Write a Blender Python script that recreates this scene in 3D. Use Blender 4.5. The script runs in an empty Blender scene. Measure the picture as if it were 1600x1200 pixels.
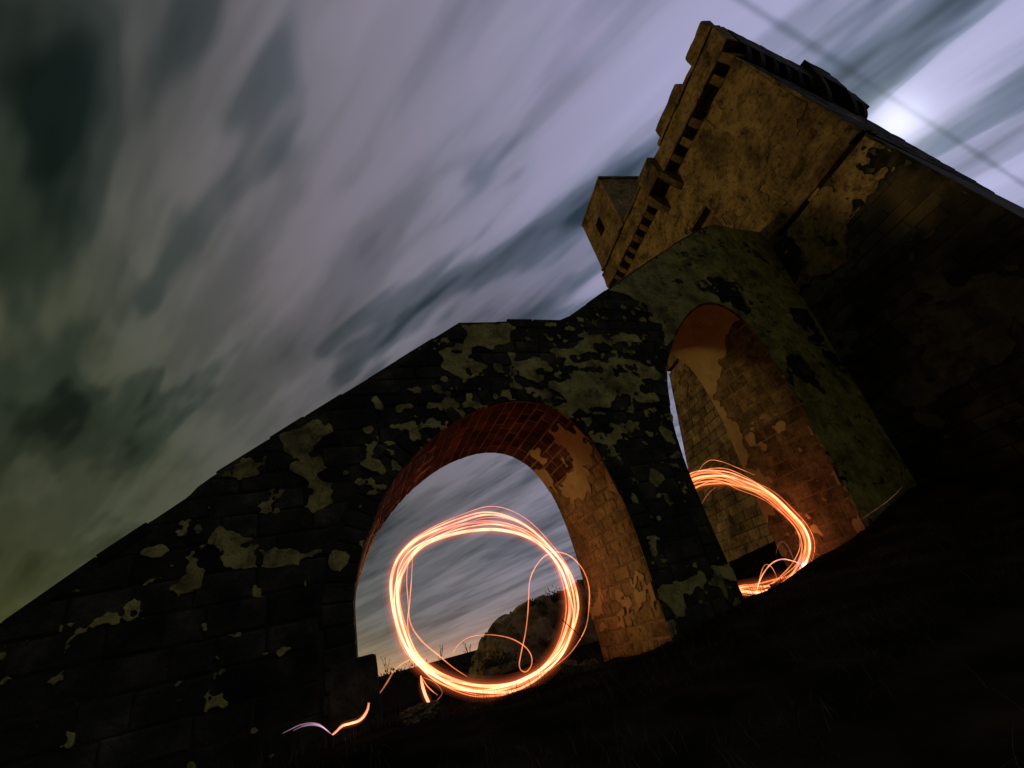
import bpy, bmesh, math, random
import numpy as np
from mathutils import Vector, Matrix, noise as mn

random.seed(7)
RNG = np.random.default_rng(11)
scene = bpy.context.scene
COL = scene.collection
R = math.radians

# ------------------------------------------------------------------ camera
FPX = 690.0
PITCH, ROLL, YAW = R(29.2), R(15.3), R(26.0)
FWD = Vector((math.sin(YAW) * math.cos(PITCH), math.cos(YAW) * math.cos(PITCH), math.sin(PITCH)))
_rt0 = Vector((math.cos(YAW), -math.sin(YAW), 0)); _up0 = _rt0.cross(FWD)
RT = math.cos(ROLL) * _rt0 - math.sin(ROLL) * _up0
UP = math.sin(ROLL) * _rt0 + math.cos(ROLL) * _up0
cam_data = bpy.data.cameras.new('camera')
cam_data.sensor_width = 36.0
cam_data.lens = 36.0 * FPX / 1600.0
cam_data.clip_start = 0.05
cam_data.clip_end = 8000
cam = bpy.data.objects.new('camera', cam_data)
COL.objects.link(cam)
cam.matrix_world = Matrix(((RT.x, UP.x, -FWD.x, 0), (RT.y, UP.y, -FWD.y, 0), (RT.z, UP.z, -FWD.z, 0), (0, 0, 0, 1)))
scene.camera = cam

# ------------------------------------------------------------------ render look
scene.view_settings.view_transform = 'Standard'
scene.view_settings.look = 'None'
scene.view_settings.exposure = 0.0
scene.view_settings.gamma = 1.0
scene.view_settings.use_curve_mapping = False
scene.render.engine = 'CYCLES'
scene.cycles.use_denoising = True
scene.cycles.max_bounces = 5
scene.cycles.transparent_max_bounces = 128
scene.cycles.sample_clamp_indirect = 3.0

# ------------------------------------------------------------------ night sky: moonlit cloud layer drifting past
MOON = tuple(FWD * FPX + RT * (1400 - 800) + UP * (600 - 192))
MOON = tuple(Vector(MOON).normalized())
world = bpy.data.worlds.new('World'); scene.world = world
world.use_nodes = True
wt = world.node_tree; wt.nodes.clear()
def W(t, **kw):
    n = wt.nodes.new(t)
    for k, v in kw.items(): setattr(n, k, v)
    return n
def wl(a, b): wt.links.new(a, b)
def wmath(op, a, b=None, c=None, clamp=False):
    n = W('ShaderNodeMath', operation=op, use_clamp=clamp)
    for i, v in enumerate((a, b, c)):
        if v is None: continue
        if isinstance(v, (int, float)): n.inputs[i].default_value = v
        else: wl(v, n.inputs[i])
    return n.outputs[0]
def wramp(fac, stops, interp='LINEAR'):
    n = W('ShaderNodeValToRGB'); cr = n.color_ramp; cr.interpolation = interp
    while len(cr.elements) < len(stops): cr.elements.new(0.5)
    for e, (p, c) in zip(cr.elements, stops):
        e.position = p; e.color = (*c, 1) if len(c) == 3 else c
    wl(fac, n.inputs[0]); return n.outputs[0]
tc = W('ShaderNodeTexCoord')
nrm = W('ShaderNodeVectorMath', operation='NORMALIZE'); wl(tc.outputs['Generated'], nrm.inputs[0])
D = nrm.outputs[0]
sep = W('ShaderNodeSeparateXYZ'); wl(D, sep.inputs[0])
dx, dy, dz = sep.outputs
dot = W('ShaderNodeVectorMath', operation='DOT_PRODUCT'); wl(D, dot.inputs[0]); dot.inputs[1].default_value = MOON
md = dot.outputs['Value']
den = wmath('MAXIMUM', wmath('ADD', dz, 0.10), 0.05)
px = wmath('DIVIDE', dx, den); py = wmath('DIVIDE', dy, den)
vx, vy = -0.49, 0.872                        # drift of the clouds
u = wmath('ADD', wmath('MULTIPLY', px, vx), wmath('MULTIPLY', py, vy))
w = wmath('ADD', wmath('MULTIPLY', px, vy), wmath('MULTIPLY', py, -vx))
def cloud(us, ws, scale, detail, rough, dist, off):
    c = W('ShaderNodeCombineXYZ')
    wl(wmath('MULTIPLY', u, us), c.inputs[0]); wl(wmath('MULTIPLY', w, ws), c.inputs[1]); c.inputs[2].default_value = off
    n = W('ShaderNodeTexNoise'); n.inputs['Scale'].default_value = scale; n.inputs['Detail'].default_value = detail
    n.inputs['Roughness'].default_value = rough; n.inputs['Distortion'].default_value = dist
    wl(c.outputs[0], n.inputs['Vector']); return n.outputs['Fac']
big = cloud(0.45, 1.5, 1.3, 3.0, 0.5, 0.12, 5.3)
fine = cloud(0.46, 2.1, 3.0, 3.5, 0.55, 0.15, 8.1)
gap = cloud(0.48, 1.75, 2.7, 3.0, 0.52, 0.12, 33.9)
mixn = wmath('ADD', wmath('MULTIPLY', big, 0.6), wmath('MULTIPLY', fine, 0.4))
veil1 = wramp(mixn, [(0.34, (0.30, 0.34, 0.33)), (0.45, (0.66, 0.68, 0.68)), (0.54, (0.98, 0.97, 0.98)), (0.68, (1.22, 1.19, 1.22))], 'EASE')
gaps = wramp(gap, [(0.30, (0.12, 0.19, 0.20)), (0.41, (0.46, 0.55, 0.56)), (0.50, (0.97, 0.98, 0.98)), (0.56, (1.04, 1.02, 1.04))], 'EASE')
vg = W('ShaderNodeMix', data_type='RGBA', blend_type='MULTIPLY')
gm = W('ShaderNodeMapRange'); gm.inputs['From Min'].default_value = 0.10; gm.inputs['From Max'].default_value = 0.50; gm.inputs['To Min'].default_value = 0.35; gm.inputs['To Max'].default_value = 1.0
wl(dz, gm.inputs['Value']); wl(gm.outputs[0], vg.inputs['Factor'])      # thin high cloud: gaps close up towards the horizon
wl(veil1, vg.inputs[6]); wl(gaps, vg.inputs[7])
# a faint straight gap left by an old vapour trail
def _pl(a, b):
    d = (FWD * FPX + RT * (a - 800) + UP * (600 - b)).normalized(); return d.x / (d.z + 0.10), d.y / (d.z + 0.10)
(_ax, _ay), (_bx, _by) = _pl(1150, -5), _pl(1600, 288)
_nl = math.hypot(_bx - _ax, _by - _ay); _nx, _ny = -(_by - _ay) / _nl, (_bx - _ax) / _nl
ld = wmath('ABSOLUTE', wmath('ADD', wmath('ADD', wmath('MULTIPLY', px, _nx), wmath('MULTIPLY', py, _ny)), -(_ax * _nx + _ay * _ny)))
trail = wramp(wmath('ADD', ld, wmath('MULTIPLY', wmath('SUBTRACT', fine, 0.5), 0.012)), [(0.0, (0.62, 0.66, 0.66)), (0.011, (1, 1, 1))], 'EASE')
vt = W('ShaderNodeMix', data_type='RGBA', blend_type='MULTIPLY'); vt.inputs['Factor'].default_value = 1.0
wl(vg.outputs[2], vt.inputs[6]); wl(trail, vt.inputs[7]); veil = vt.outputs[2]
# moonlight scattered through the veil, falling off with the angle from the moon
m01 = wmath('MULTIPLY_ADD', md, 0.5, 0.5)
glowc = wramp(m01, [(0.0, (0.010, 0.013, 0.011)), (0.42, (0.038, 0.044, 0.022)), (0.56, (0.074, 0.082, 0.054)), (0.63, (0.108, 0.109, 0.096)), (0.70, (0.150, 0.141, 0.148)),
                    (0.83, (0.215, 0.205, 0.262)), (0.93, (0.300, 0.297, 0.430)), (0.985, (0.37, 0.38, 0.57)), (1.0, (0.43, 0.44, 0.65))])
vm = W('ShaderNodeMix', data_type='RGBA', blend_type='MULTIPLY'); vm.inputs['Factor'].default_value = 1.0
wl(glowc, vm.inputs[6]); wl(veil, vm.inputs[7])
# the disc of light where the moon burns through
hot = wmath('POWER', wmath('MAXIMUM', md, 0.0), 1500.0)
hot2 = wmath('POWER', wmath('MAXIMUM', md, 0.0), 120.0)
hm = wmath('ADD', wmath('MULTIPLY', hot, 0.50), wmath('MULTIPLY', hot2, 0.10))
hc = W('ShaderNodeMix', data_type='RGBA', blend_type='MIX'); hc.inputs[6].default_value = (0, 0, 0, 1); hc.inputs[7].default_value = (0.86, 0.90, 1.0, 1)
wl(hm, hc.inputs['Factor']); hc.clamp_factor = False
a1 = W('ShaderNodeMix', data_type='RGBA', blend_type='ADD'); a1.inputs['Factor'].default_value = 1.0
wl(vm.outputs[2], a1.inputs[6]); wl(hc.outputs[2], a1.inputs[7])
# town glow low over the land: grey-blue haze, then orange at the very horizon
el = wmath('MAXIMUM', dz, 0.0)
haze_f = wmath('POWER', wmath('SUBTRACT', 1.0, el, clamp=True), 7.0)
hz = W('ShaderNodeMix', data_type='RGBA', blend_type='ADD'); wl(haze_f, hz.inputs['Factor'])
hzc = wramp(m01, [(0.40, (0.120, 0.114, 0.014)), (0.54, (0.095, 0.092, 0.028)), (0.66, (0.070, 0.078, 0.112)), (0.9, (0.08, 0.08, 0.11))])
wl(a1.outputs[2], hz.inputs[6]); wl(hzc, hz.inputs[7])
gl_f = wmath('POWER', wmath('SUBTRACT', 1.0, el, clamp=True), 30.0)
gz = W('ShaderNodeMix', data_type='RGBA', blend_type='ADD'); wl(gl_f, gz.inputs['Factor'])
wl(hz.outputs[2], gz.inputs[6]); gz.inputs[7].default_value = (0.40, 0.16, 0.02, 1)
bg = W('ShaderNodeBackground'); bg.inputs['Strength'].default_value = 1.0
wl(gz.outputs[2], bg.inputs['Color'])
wo = W('ShaderNodeOutputWorld'); wl(bg.outputs[0], wo.inputs['Surface'])

# ------------------------------------------------------------------ the one warm directional light: town light from behind the stair
sun_d = bpy.data.lights.new('town_light', 'SUN')
sun_d.energy = 0.40; sun_d.angle = R(10.0); sun_d.color = (1.0, 0.62, 0.23)
sun = bpy.data.objects.new('town_light', sun_d); COL.objects.link(sun)
SUN_FROM = Vector((-0.875, 0.47, 0.085)).normalized()
sun.rotation_euler = SUN_FROM.to_track_quat('Z', 'Y').to_euler()

# ------------------------------------------------------------------ materials
def newmat(name):
    m = bpy.data.materials.new(name); m.use_nodes = True
    nt = m.node_tree; b = nt.nodes['Principled BSDF']; return m, nt, b
def stone_mat(name, cols, scale=3.0, rough=0.92, bump=0.5, bscale=26.0, spots=None, spot_scale=2.2, spot_lo=0.52, spot_hi=0.6, rand=0.35, pits=True, speck=0.0, speck_scale=16.0):
    """layered mineral surface: large tone drift, lichen/stain patches with their own outline, per-piece tint, fine relief"""
    m, nt, b = newmat(name); N = nt.nodes; L = nt.links
    tcn = N.new('ShaderNodeTexCoord'); geo = N.new('ShaderNodeNewGeometry'); oi = N.new('ShaderNodeObjectInfo')
    pos = geo.outputs['Position']
    n1 = N.new('ShaderNodeTexNoise'); n1.inputs['Scale'].default_value = scale; n1.inputs['Detail'].default_value = 8; n1.inputs['Roughness'].default_value = 0.62
    L.new(pos, n1.inputs['Vector'])
    r = N.new('ShaderNodeValToRGB'); cr = r.color_ramp
    while len(cr.elements) < len(cols): cr.elements.new(0.5)
    for i, (e, c) in enumerate(zip(cr.elements, cols)):
        e.position = 0.32 + 0.36 * i / max(1, len(cols) - 1); e.color = (*c, 1)
    L.new(n1.outputs['Fac'], r.inputs[0]); out = r.outputs[0]
    if spots is not None:
        n2 = N.new('ShaderNodeTexNoise'); n2.inputs['Scale'].default_value = spot_scale; n2.inputs['Detail'].default_value = 9; n2.inputs['Roughness'].default_value = 0.68
        n2.inputs['Distortion'].default_value = 0.4
        L.new(pos, n2.inputs['Vector'])
        mr = N.new('ShaderNodeMapRange'); mr.inputs['From Min'].default_value = spot_lo; mr.inputs['From Max'].default_value = spot_hi
        L.new(n2.outputs['Fac'], mr.inputs['Value'])
        mx = N.new('ShaderNodeMix'); mx.data_type = 'RGBA'; L.new(mr.outputs[0], mx.inputs['Factor']); L.new(out, mx.inputs[6]); mx.inputs[7].default_value = (*spots, 1)
        out = mx.outputs[2]
    if speck > 0:
        n4 = N.new('ShaderNodeTexNoise'); n4.inputs['Scale'].default_value = speck_scale; n4.inputs['Detail'].default_value = 5; n4.inputs['Roughness'].default_value = 0.7
        L.new(pos, n4.inputs['Vector'])
        m4 = N.new('ShaderNodeMapRange'); m4.inputs['From Min'].default_value = 0.50; m4.inputs['From Max'].default_value = 0.66; m4.inputs['To Min'].default_value = 1.0; m4.inputs['To Max'].default_value = 1.0 - speck
        L.new(n4.outputs['Fac'], m4.inputs['Value'])
        v4 = N.new('ShaderNodeVectorMath'); v4.operation = 'SCALE'; L.new(out, v4.inputs[0]); L.new(m4.outputs[0], v4.inputs['Scale']); out = v4.outputs[0]
    if rand > 0:
        mp = N.new('ShaderNodeMapRange'); mp.inputs['To Min'].default_value = 1 - rand; mp.inputs['To Max'].default_value = 1 + rand
        L.new(oi.outputs['Random'], mp.inputs['Value'])
        vmn = N.new('ShaderNodeVectorMath'); vmn.operation = 'SCALE'; L.new(out, vmn.inputs[0]); L.new(mp.outputs[0], vmn.inputs['Scale']); out = vmn.outputs[0]
    L.new(out, b.inputs['Base Color'])
    b.inputs['Roughness'].default_value = rough
    b.inputs['Specular IOR Level'].default_value = 0.2
    n3 = N.new('ShaderNodeTexNoise'); n3.inputs['Scale'].default_value = bscale; n3.inputs['Detail'].default_value = 10; n3.inputs['Roughness'].default_value = 0.7
    L.new(pos, n3.inputs['Vector'])
    h = n3.outputs['Fac']
    if pits:
        vo = N.new('ShaderNodeTexVoronoi'); vo.inputs['Scale'].default_value = bscale * 0.55; L.new(pos, vo.inputs['Vector'])
        mr2 = N.new('ShaderNodeMapRange'); mr2.inputs['From Min'].default_value = 0.0; mr2.inputs['From Max'].default_value = 0.3
        L.new(vo.outputs['Distance'], mr2.inputs['Value'])
        ma = N.new('ShaderNodeMath'); ma.operation = 'MULTIPLY_ADD'; ma.inputs[1].default_value = 0.35; L.new(mr2.outputs[0], ma.inputs[0]); L.new(h, ma.inputs[2]); h = ma.outputs[0]
    bp = N.new('ShaderNodeBump'); bp.inputs['Strength'].default_value = bump; bp.inputs['Distance'].default_value = 0.03
    L.new(h, bp.inputs['Height']); L.new(bp.outputs[0], b.inputs['Normal'])
    return m
MAT = {}
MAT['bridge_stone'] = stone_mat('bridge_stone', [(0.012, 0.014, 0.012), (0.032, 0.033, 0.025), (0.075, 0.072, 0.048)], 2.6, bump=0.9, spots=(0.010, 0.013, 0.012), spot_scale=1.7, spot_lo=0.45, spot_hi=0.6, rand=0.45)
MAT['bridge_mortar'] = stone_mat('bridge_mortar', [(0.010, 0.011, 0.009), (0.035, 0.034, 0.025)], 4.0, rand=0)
MAT['bridge_plaster'] = stone_mat('bridge_plaster', [(0.14, 0.132, 0.045), (0.34, 0.325, 0.11), (0.50, 0.48, 0.18)], 1.9, bump=0.7, bscale=24, spots=(0.07, 0.075, 0.045), speck=0.5, speck_scale=14.0, spot_scale=2.4, spot_lo=0.50, spot_hi=0.66, rand=0.12)
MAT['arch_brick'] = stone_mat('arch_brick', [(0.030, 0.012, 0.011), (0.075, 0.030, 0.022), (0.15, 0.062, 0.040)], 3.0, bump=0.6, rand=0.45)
MAT['arch_mortar'] = stone_mat('arch_mortar', [(0.13, 0.095, 0.07), (0.22, 0.17, 0.12), (0.36, 0.28, 0.20)], 2.0, rand=0)
MAT['jamb_stone'] = stone_mat('jamb_stone', [(0.11, 0.083, 0.046), (0.20, 0.16, 0.090), (0.32, 0.26, 0.15)], 3.0, bump=1.2, bscale=18, speck=0.5, speck_scale=13.0, spots=(0.075, 0.050, 0.028), spot_scale=2.4, spot_lo=0.5, spot_hi=0.64, rand=0.3)
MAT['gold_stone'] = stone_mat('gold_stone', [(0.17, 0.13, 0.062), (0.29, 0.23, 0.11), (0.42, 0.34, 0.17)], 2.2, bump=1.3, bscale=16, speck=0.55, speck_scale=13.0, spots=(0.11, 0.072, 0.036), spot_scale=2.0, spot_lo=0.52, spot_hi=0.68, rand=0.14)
MAT['jamb_plaster'] = stone_mat('jamb_plaster', [(0.36, 0.29, 0.15), (0.50, 0.41, 0.22)], 2.0, bump=0.25, bscale=34, spots=(0.28, 0.18, 0.09), spot_scale=2.5, spot_lo=0.55, spot_hi=0.7, rand=0)
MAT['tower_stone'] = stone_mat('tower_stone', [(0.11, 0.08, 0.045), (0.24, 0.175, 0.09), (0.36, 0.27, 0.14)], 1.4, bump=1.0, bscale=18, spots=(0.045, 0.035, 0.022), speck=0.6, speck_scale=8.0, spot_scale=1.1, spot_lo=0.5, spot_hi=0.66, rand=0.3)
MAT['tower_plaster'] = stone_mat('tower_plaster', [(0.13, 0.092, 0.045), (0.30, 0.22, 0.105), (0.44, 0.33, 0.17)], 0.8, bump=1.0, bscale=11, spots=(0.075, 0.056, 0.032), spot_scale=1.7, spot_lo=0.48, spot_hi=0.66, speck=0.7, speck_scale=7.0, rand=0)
MAT['scarp_stone'] = stone_mat('scarp_stone', [(0.020, 0.021, 0.018), (0.055, 0.050, 0.036), (0.12, 0.10, 0.06)], 0.9, bump=0.9, bscale=16, spots=(0.014, 0.016, 0.015), spot_scale=0.8, spot_lo=0.44, spot_hi=0.58, rand=0.35)  # dark weathered stone; shade on scarp and side face darkened into the colour
MAT['shaded_plaster'] = stone_mat('shaded_plaster', [(0.05, 0.05, 0.035), (0.13, 0.12, 0.075)], 1.5, bump=0.6, bscale=22, spots=(0.03, 0.035, 0.028), spot_scale=1.5, spot_lo=0.48, spot_hi=0.6, rand=0)  # lichen tone with the stair's shade darkened into the colour
MAT['ground'] = stone_mat('ground', [(0.005, 0.005, 0.004), (0.014, 0.012, 0.008), (0.034, 0.027, 0.016)], 1.2, bump=1.0, bscale=9, rand=0)
MAT['ground'].node_tree.nodes['Principled BSDF'].inputs['Specular IOR Level'].default_value = 0.0
MAT['rock'] = stone_mat('rock', [(0.12, 0.086, 0.046), (0.26, 0.19, 0.10), (0.38, 0.28, 0.15)], 0.8, bump=1.0, bscale=5, spots=(0.03, 0.028, 0.02), spot_scale=0.9, spot_lo=0.5, spot_hi=0.62, rand=0.2)
MAT['dry_grass'] = stone_mat('dry_grass', [(0.03, 0.028, 0.016), (0.07, 0.06, 0.03)], 5.0, bump=0.0, rand=0.3, pits=False)
MAT['wood'] = stone_mat('wood', [(0.10, 0.06, 0.03), (0.20, 0.13, 0.065)], 2.0, bump=0.5, bscale=30, rand=0.2)
def black_mat():
    m, nt, b = newmat('dark_room'); b.inputs['Base Color'].default_value = (0.01, 0.01, 0.01, 1); b.inputs['Roughness'].default_value = 1; return m
MAT['dark'] = black_mat()
def glow_mat(name, col, strength):
    m, nt, b = newmat(name); nt.nodes.remove(b); N = nt.nodes; L = nt.links
    e = N.new('ShaderNodeEmission'); e.inputs['Color'].default_value = (*col, 1)
    g = N.new('ShaderNodeNewGeometry'); n = N.new('ShaderNodeTexNoise'); n.inputs['Scale'].default_value = 3.5; n.inputs['Detail'].default_value = 4
    L.new(g.outputs['Position'], n.inputs['Vector'])
    r = N.new('ShaderNodeMapRange'); r.inputs['From Min'].default_value = 0.3; r.inputs['From Max'].default_value = 0.7
    r.inputs['To Min'].default_value = strength * 0.45; r.inputs['To Max'].default_value = strength * 1.5
    L.new(n.outputs['Fac'], r.inputs['Value']); L.new(r.outputs[0], e.inputs['Strength'])               # the flame flickers along its path
    t = N.new('ShaderNodeBsdfTransparent'); a = N.new('ShaderNodeAddShader')      # flame adds its light to what lies behind it
    L.new(e.outputs[0], a.inputs[0]); L.new(t.outputs[0], a.inputs[1])
    L.new(a.outputs[0], N['Material Output'].inputs['Surface']); return m
MAT['flame_hot'] = glow_mat('flame_hot', (1.0, 0.33, 0.16), 0.95)
MAT['flame'] = glow_mat('flame', (1.0, 0.24, 0.075), 0.56)
MAT['flame_dim'] = glow_mat('flame_dim', (1.0, 0.28, 0.10), 0.22)
MAT['flame_faint'] = glow_mat('flame_faint', (1.0, 0.42, 0.28), 0.10)
MAT['flame_pale'] = glow_mat('flame_pale', (1.0, 0.55, 0.78), 0.12)
MAT['spark'] = glow_mat('spark', (1.0, 0.72, 0.95), 1.5)
def halo_mat(name, col, strength):
    m, nt, b = newmat(name); nt.nodes.remove(b)
    v = nt.nodes.new('ShaderNodeEmission'); v.inputs['Color'].default_value = (*col, 1); v.inputs['Strength'].default_value = strength
    t = nt.nodes.new('ShaderNodeBsdfTransparent'); a = nt.nodes.new('ShaderNodeAddShader')
    nt.links.new(v.outputs[0], a.inputs[0]); nt.links.new(t.outputs[0], a.inputs[1])
    nt.links.new(a.outputs[0], nt.nodes['Material Output'].inputs['Surface']); return m
HALO = (0.028, 0.050, 0.080, 0.12)
for _r, _s in zip(HALO, (0.050, 0.030, 0.018, 0.011)): MAT['halo_%g' % _r] = halo_mat('halo_%g' % _r, (1.0, 0.17, 0.05), _s)

# ------------------------------------------------------------------ helpers
def mesh_obj(name, verts, faces, mat, parent=None, smooth=False):
    me = bpy.data.meshes.new(name); me.from_pydata([tuple(v) for v in verts], [], faces); me.update()
    if smooth:
        me.polygons.foreach_set('use_smooth', [True] * len(me.polygons))
    me.materials.append(MAT[mat])
    o = bpy.data.objects.new(name, me); COL.objects.link(o)
    if parent: o.parent = parent
    return o
def thing(name, label, cat, group=None):
    o = bpy.data.objects.new(name, None); COL.objects.link(o); o.empty_display_size = 0.3
    o['label'] = label; o['category'] = cat
    if group: o['group'] = group
    return o
def tag(o, label, cat, group=None):
    o['label'] = label; o['category'] = cat
    if group: o['group'] = group
    return o
class MB:
    def __init__(s): s.v = []; s.f = []
    def add(s, v, f):
        k = len(s.v); s.v += [tuple(p) for p in v]; s.f += [tuple(i + k for i in q) for q in f]
    def build(s, name, mat, parent=None, smooth=False): return mesh_obj(name, s.v, s.f, mat, parent, smooth)
def ray(x, y):
    d = FWD * FPX + RT * (x - 800) + UP * (600 - y); return d.normalized()
def on_y(x, y, Y): d = ray(x, y); return d * (Y / d.y)
def catmull(P, step, closed=False):
    P = [np.array(p, float) for p in P]; n = len(P); out = []
    rng = range(n) if closed else range(n - 1)
    for i in rng:
        if closed: p0, p1, p2, p3 = P[(i - 1) % n], P[i], P[(i + 1) % n], P[(i + 2) % n]
        else: p0, p1, p2, p3 = P[max(i - 1, 0)], P[i], P[i + 1], P[min(i + 2, n - 1)]
        k = max(1, int(np.linalg.norm(p2 - p1) / step))
        for j in range(k):
            t = j / k
            out.append(0.5 * ((2 * p1) + (-p0 + p2) * t + (2 * p0 - 5 * p1 + 4 * p2 - p3) * t * t + (-p0 + 3 * p1 - 3 * p2 + p3) * t ** 3))
    if not closed: out.append(P[-1])
    return out
def value_noise(X, Y, cell, seed):
    r = np.random.default_rng(seed); T = r.random((64, 64))
    x = X / cell + 1000; y = Y / cell + 1000
    i = np.floor(x).astype(int); j = np.floor(y).astype(int); fx = x - i; fy = y - j
    fx = fx * fx * (3 - 2 * fx); fy = fy * fy * (3 - 2 * fy)
    g = lambda a, b: T[a % 64, b % 64]
    return (g(i, j) * (1 - fx) + g(i + 1, j) * fx) * (1 - fy) + (g(i, j + 1) * (1 - fx) + g(i + 1, j + 1) * fx) * fy
def fbm(X, Y, cell, seed, oct=4, gain=0.5):
    s = 0; a = 1; t = 0
    for k in range(oct):
        s = s + a * value_noise(X, Y, cell / 2 ** k, seed + k); t += a; a *= gain
    return s / t
def in_poly(X, Y, P):
    c = np.zeros(X.shape, bool); n = len(P)
    for i in range(n):
        x1, y1 = P[i]; x2, y2 = P[(i + 1) % n]
        if y1 == y2: continue
        c ^= ((Y < y1) != (Y < y2)) & (X < (x2 - x1) * (Y - y1) / (y2 - y1) + x1)
    return c
def blur(F, k):
    for ax in (0, 1):
        G = F.copy()
        for d in range(1, k + 1):
            G += np.roll(F, d, ax) + np.roll(F, -d, ax)
        F = G / (2 * k + 1)
    return F
def sheet(name, us, vs, F, mapf, thick, mat, parent, relief=0.006, seed=5, base=-0.03, small=0.22):
    """marching squares over field F (>0 is covered): a thin coat with a broken edge. mapf(u,v,h) -> world point"""
    nu, nv = len(us), len(vs); U, V = np.meshgrid(us, vs, indexing='ij')
    rel = (fbm(U, V, 0.35, seed, 3) - 0.5) * 2 * relief
    verts = []; faces = []; cache = {}
    def vid(key, uu, vv, h):
        if key in cache: return cache[key]
        cache[key] = len(verts); verts.append(tuple(mapf(uu, vv, h))); return cache[key]
    for i in range(nu - 1):
        for j in range(nv - 1):
            q = ((i, j), (i + 1, j), (i + 1, j + 1), (i, j + 1)); f = [F[a] for a in q]
            ins = [x > 0 for x in f]
            if not any(ins): continue
            poly = []; cut = []
            for k in range(4):
                a, b = q[k], q[(k + 1) % 4]
                if ins[k]: poly.append(vid(a, us[a[0]], vs[a[1]], thick + rel[a]))
                if ins[k] != ins[(k + 1) % 4]:
                    t = f[k] / (f[k] - f[(k + 1) % 4]); t = min(max(t, 0.02), 0.98)
                    uu = us[a[0]] + (us[b[0]] - us[a[0]]) * t; vv = vs[a[1]] + (vs[b[1]] - vs[a[1]]) * t
                    key = (min(a, b), max(a, b))
                    top = vid(key, uu, vv, thick * 0.9); bot = vid((key, 'b'), uu, vv, base)
                    poly.append(top); cut.append((top, bot, ins[k]))
            if len(poly) >= 3: faces.append(tuple(poly))
            if len(cut) >= 2:
                for m in range(0, len(cut) - 1, 2):
                    a, b = cut[m], cut[m + 1]
                    faces.append((a[0], a[1], b[1], b[0]))
    # each separate island of plaster is a piece of its own; crumbs stay together
    par = list(range(len(verts)))
    def find(a):
        while par[a] != a: par[a] = par[par[a]]; a = par[a]
        return a
    for q in faces:
        r0 = find(q[0])
        for k in q[1:]: par[find(k)] = r0
    isl = {}
    for q in faces: isl.setdefault(find(q[0]), []).append(q)
    V = np.array(verts); crumbs = MB()
    for fs in isl.values():
        ids = sorted({k for q in fs for k in q}); loc = {k: i for i, k in enumerate(ids)}
        vv = [verts[k] for k in ids]; ff = [tuple(loc[k] for k in q) for q in fs]
        ext = np.linalg.norm(V[ids].max(0) - V[ids].min(0))
        if ext > small: mesh_obj(name, vv, ff, mat, parent)
        elif ext > 0.05: crumbs.add(vv, ff)
    if crumbs.f: crumbs.build(name + '_crumbs', mat, parent)['kind'] = 'stuff'
def block(corners, mapf, proud, joint=0.012, bev=0.02, back=-0.05, rnd=random):
    """one dressed stone: quad in surface coords, chamfered and a little uneven. returns verts, faces"""
    c = [np.array(p, float) for p in corners]; m = sum(c) / 4
    def ins(d):
        out = []
        for p in c:
            v = m - p; L = np.linalg.norm(v) + 1e-6
            s = np.sign(v); out.append(p + np.array([s[0] * min(d, abs(v[0]) * 0.8), s[1] * min(d, abs(v[1]) * 0.8)]))
        return out
    o = ins(joint); jit = lambda a: rnd.uniform(-a, a)
    o = [p + np.array([jit(joint * 0.5), jit(joint * 0.5)]) for p in o]
    m2 = sum(o) / 4; n_ = []
    for p in o:
        v = m2 - p; s = np.sign(v); n_.append(p + np.array([s[0] * min(bev, abs(v[0]) * 0.6), s[1] * min(bev, abs(v[1]) * 0.6)]))
    V = [mapf(p[0], p[1], back) for p in o] + [mapf(p[0], p[1], proud * 0.45 + jit(0.003)) for p in o] + [mapf(p[0], p[1], proud + jit(0.006)) for p in n_]
    cc = sum(n_) / 4 ; V.append(mapf(cc[0], cc[1], proud + 0.006 + jit(0.006)))
    F = []
    for k in range(4):
        k2 = (k + 1) % 4
        F.append((k, k2, 4 + k2, 4 + k)); F.append((4 + k, 4 + k2, 8 + k2, 8 + k)); F.append((8 + k, 8 + k2, 12))
    return V, F
def pieces(name, items, mat, parent, limit=300, rest='stonework'):
    """items: (score, verts, faces[, mat]); the largest in view become objects, the rest one joined part"""
    items = sorted(items, key=lambda t: -t[0]); k = 0
    for it in items[:limit]:
        mesh_obj(name, it[1], it[2], it[3] if len(it) > 3 else mat, parent)
    if len(items) > limit:
        mb = MB()
        for it in items[limit:]: mb.add(it[1], it[2])
        o = mb.build(rest, mat, parent); o['kind'] = 'stuff'
def quadbox(P, mapf=None):
    F = [(0, 3, 2, 1), (4, 5, 6, 7), (0, 1, 5, 4), (1, 2, 6, 5), (2, 3, 7, 6), (3, 0, 4, 7)]
    return P, F
def box_m(mapf, s0, s1, z0, z1, h0, h1):
    P = [mapf(s0, z0, h0), mapf(s1, z0, h0), mapf(s1, z0, h1), mapf(s0, z0, h1), mapf(s0, z1, h0), mapf(s1, z1, h0), mapf(s1, z1, h1), mapf(s0, z1, h1)]
    return quadbox(P)
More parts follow.
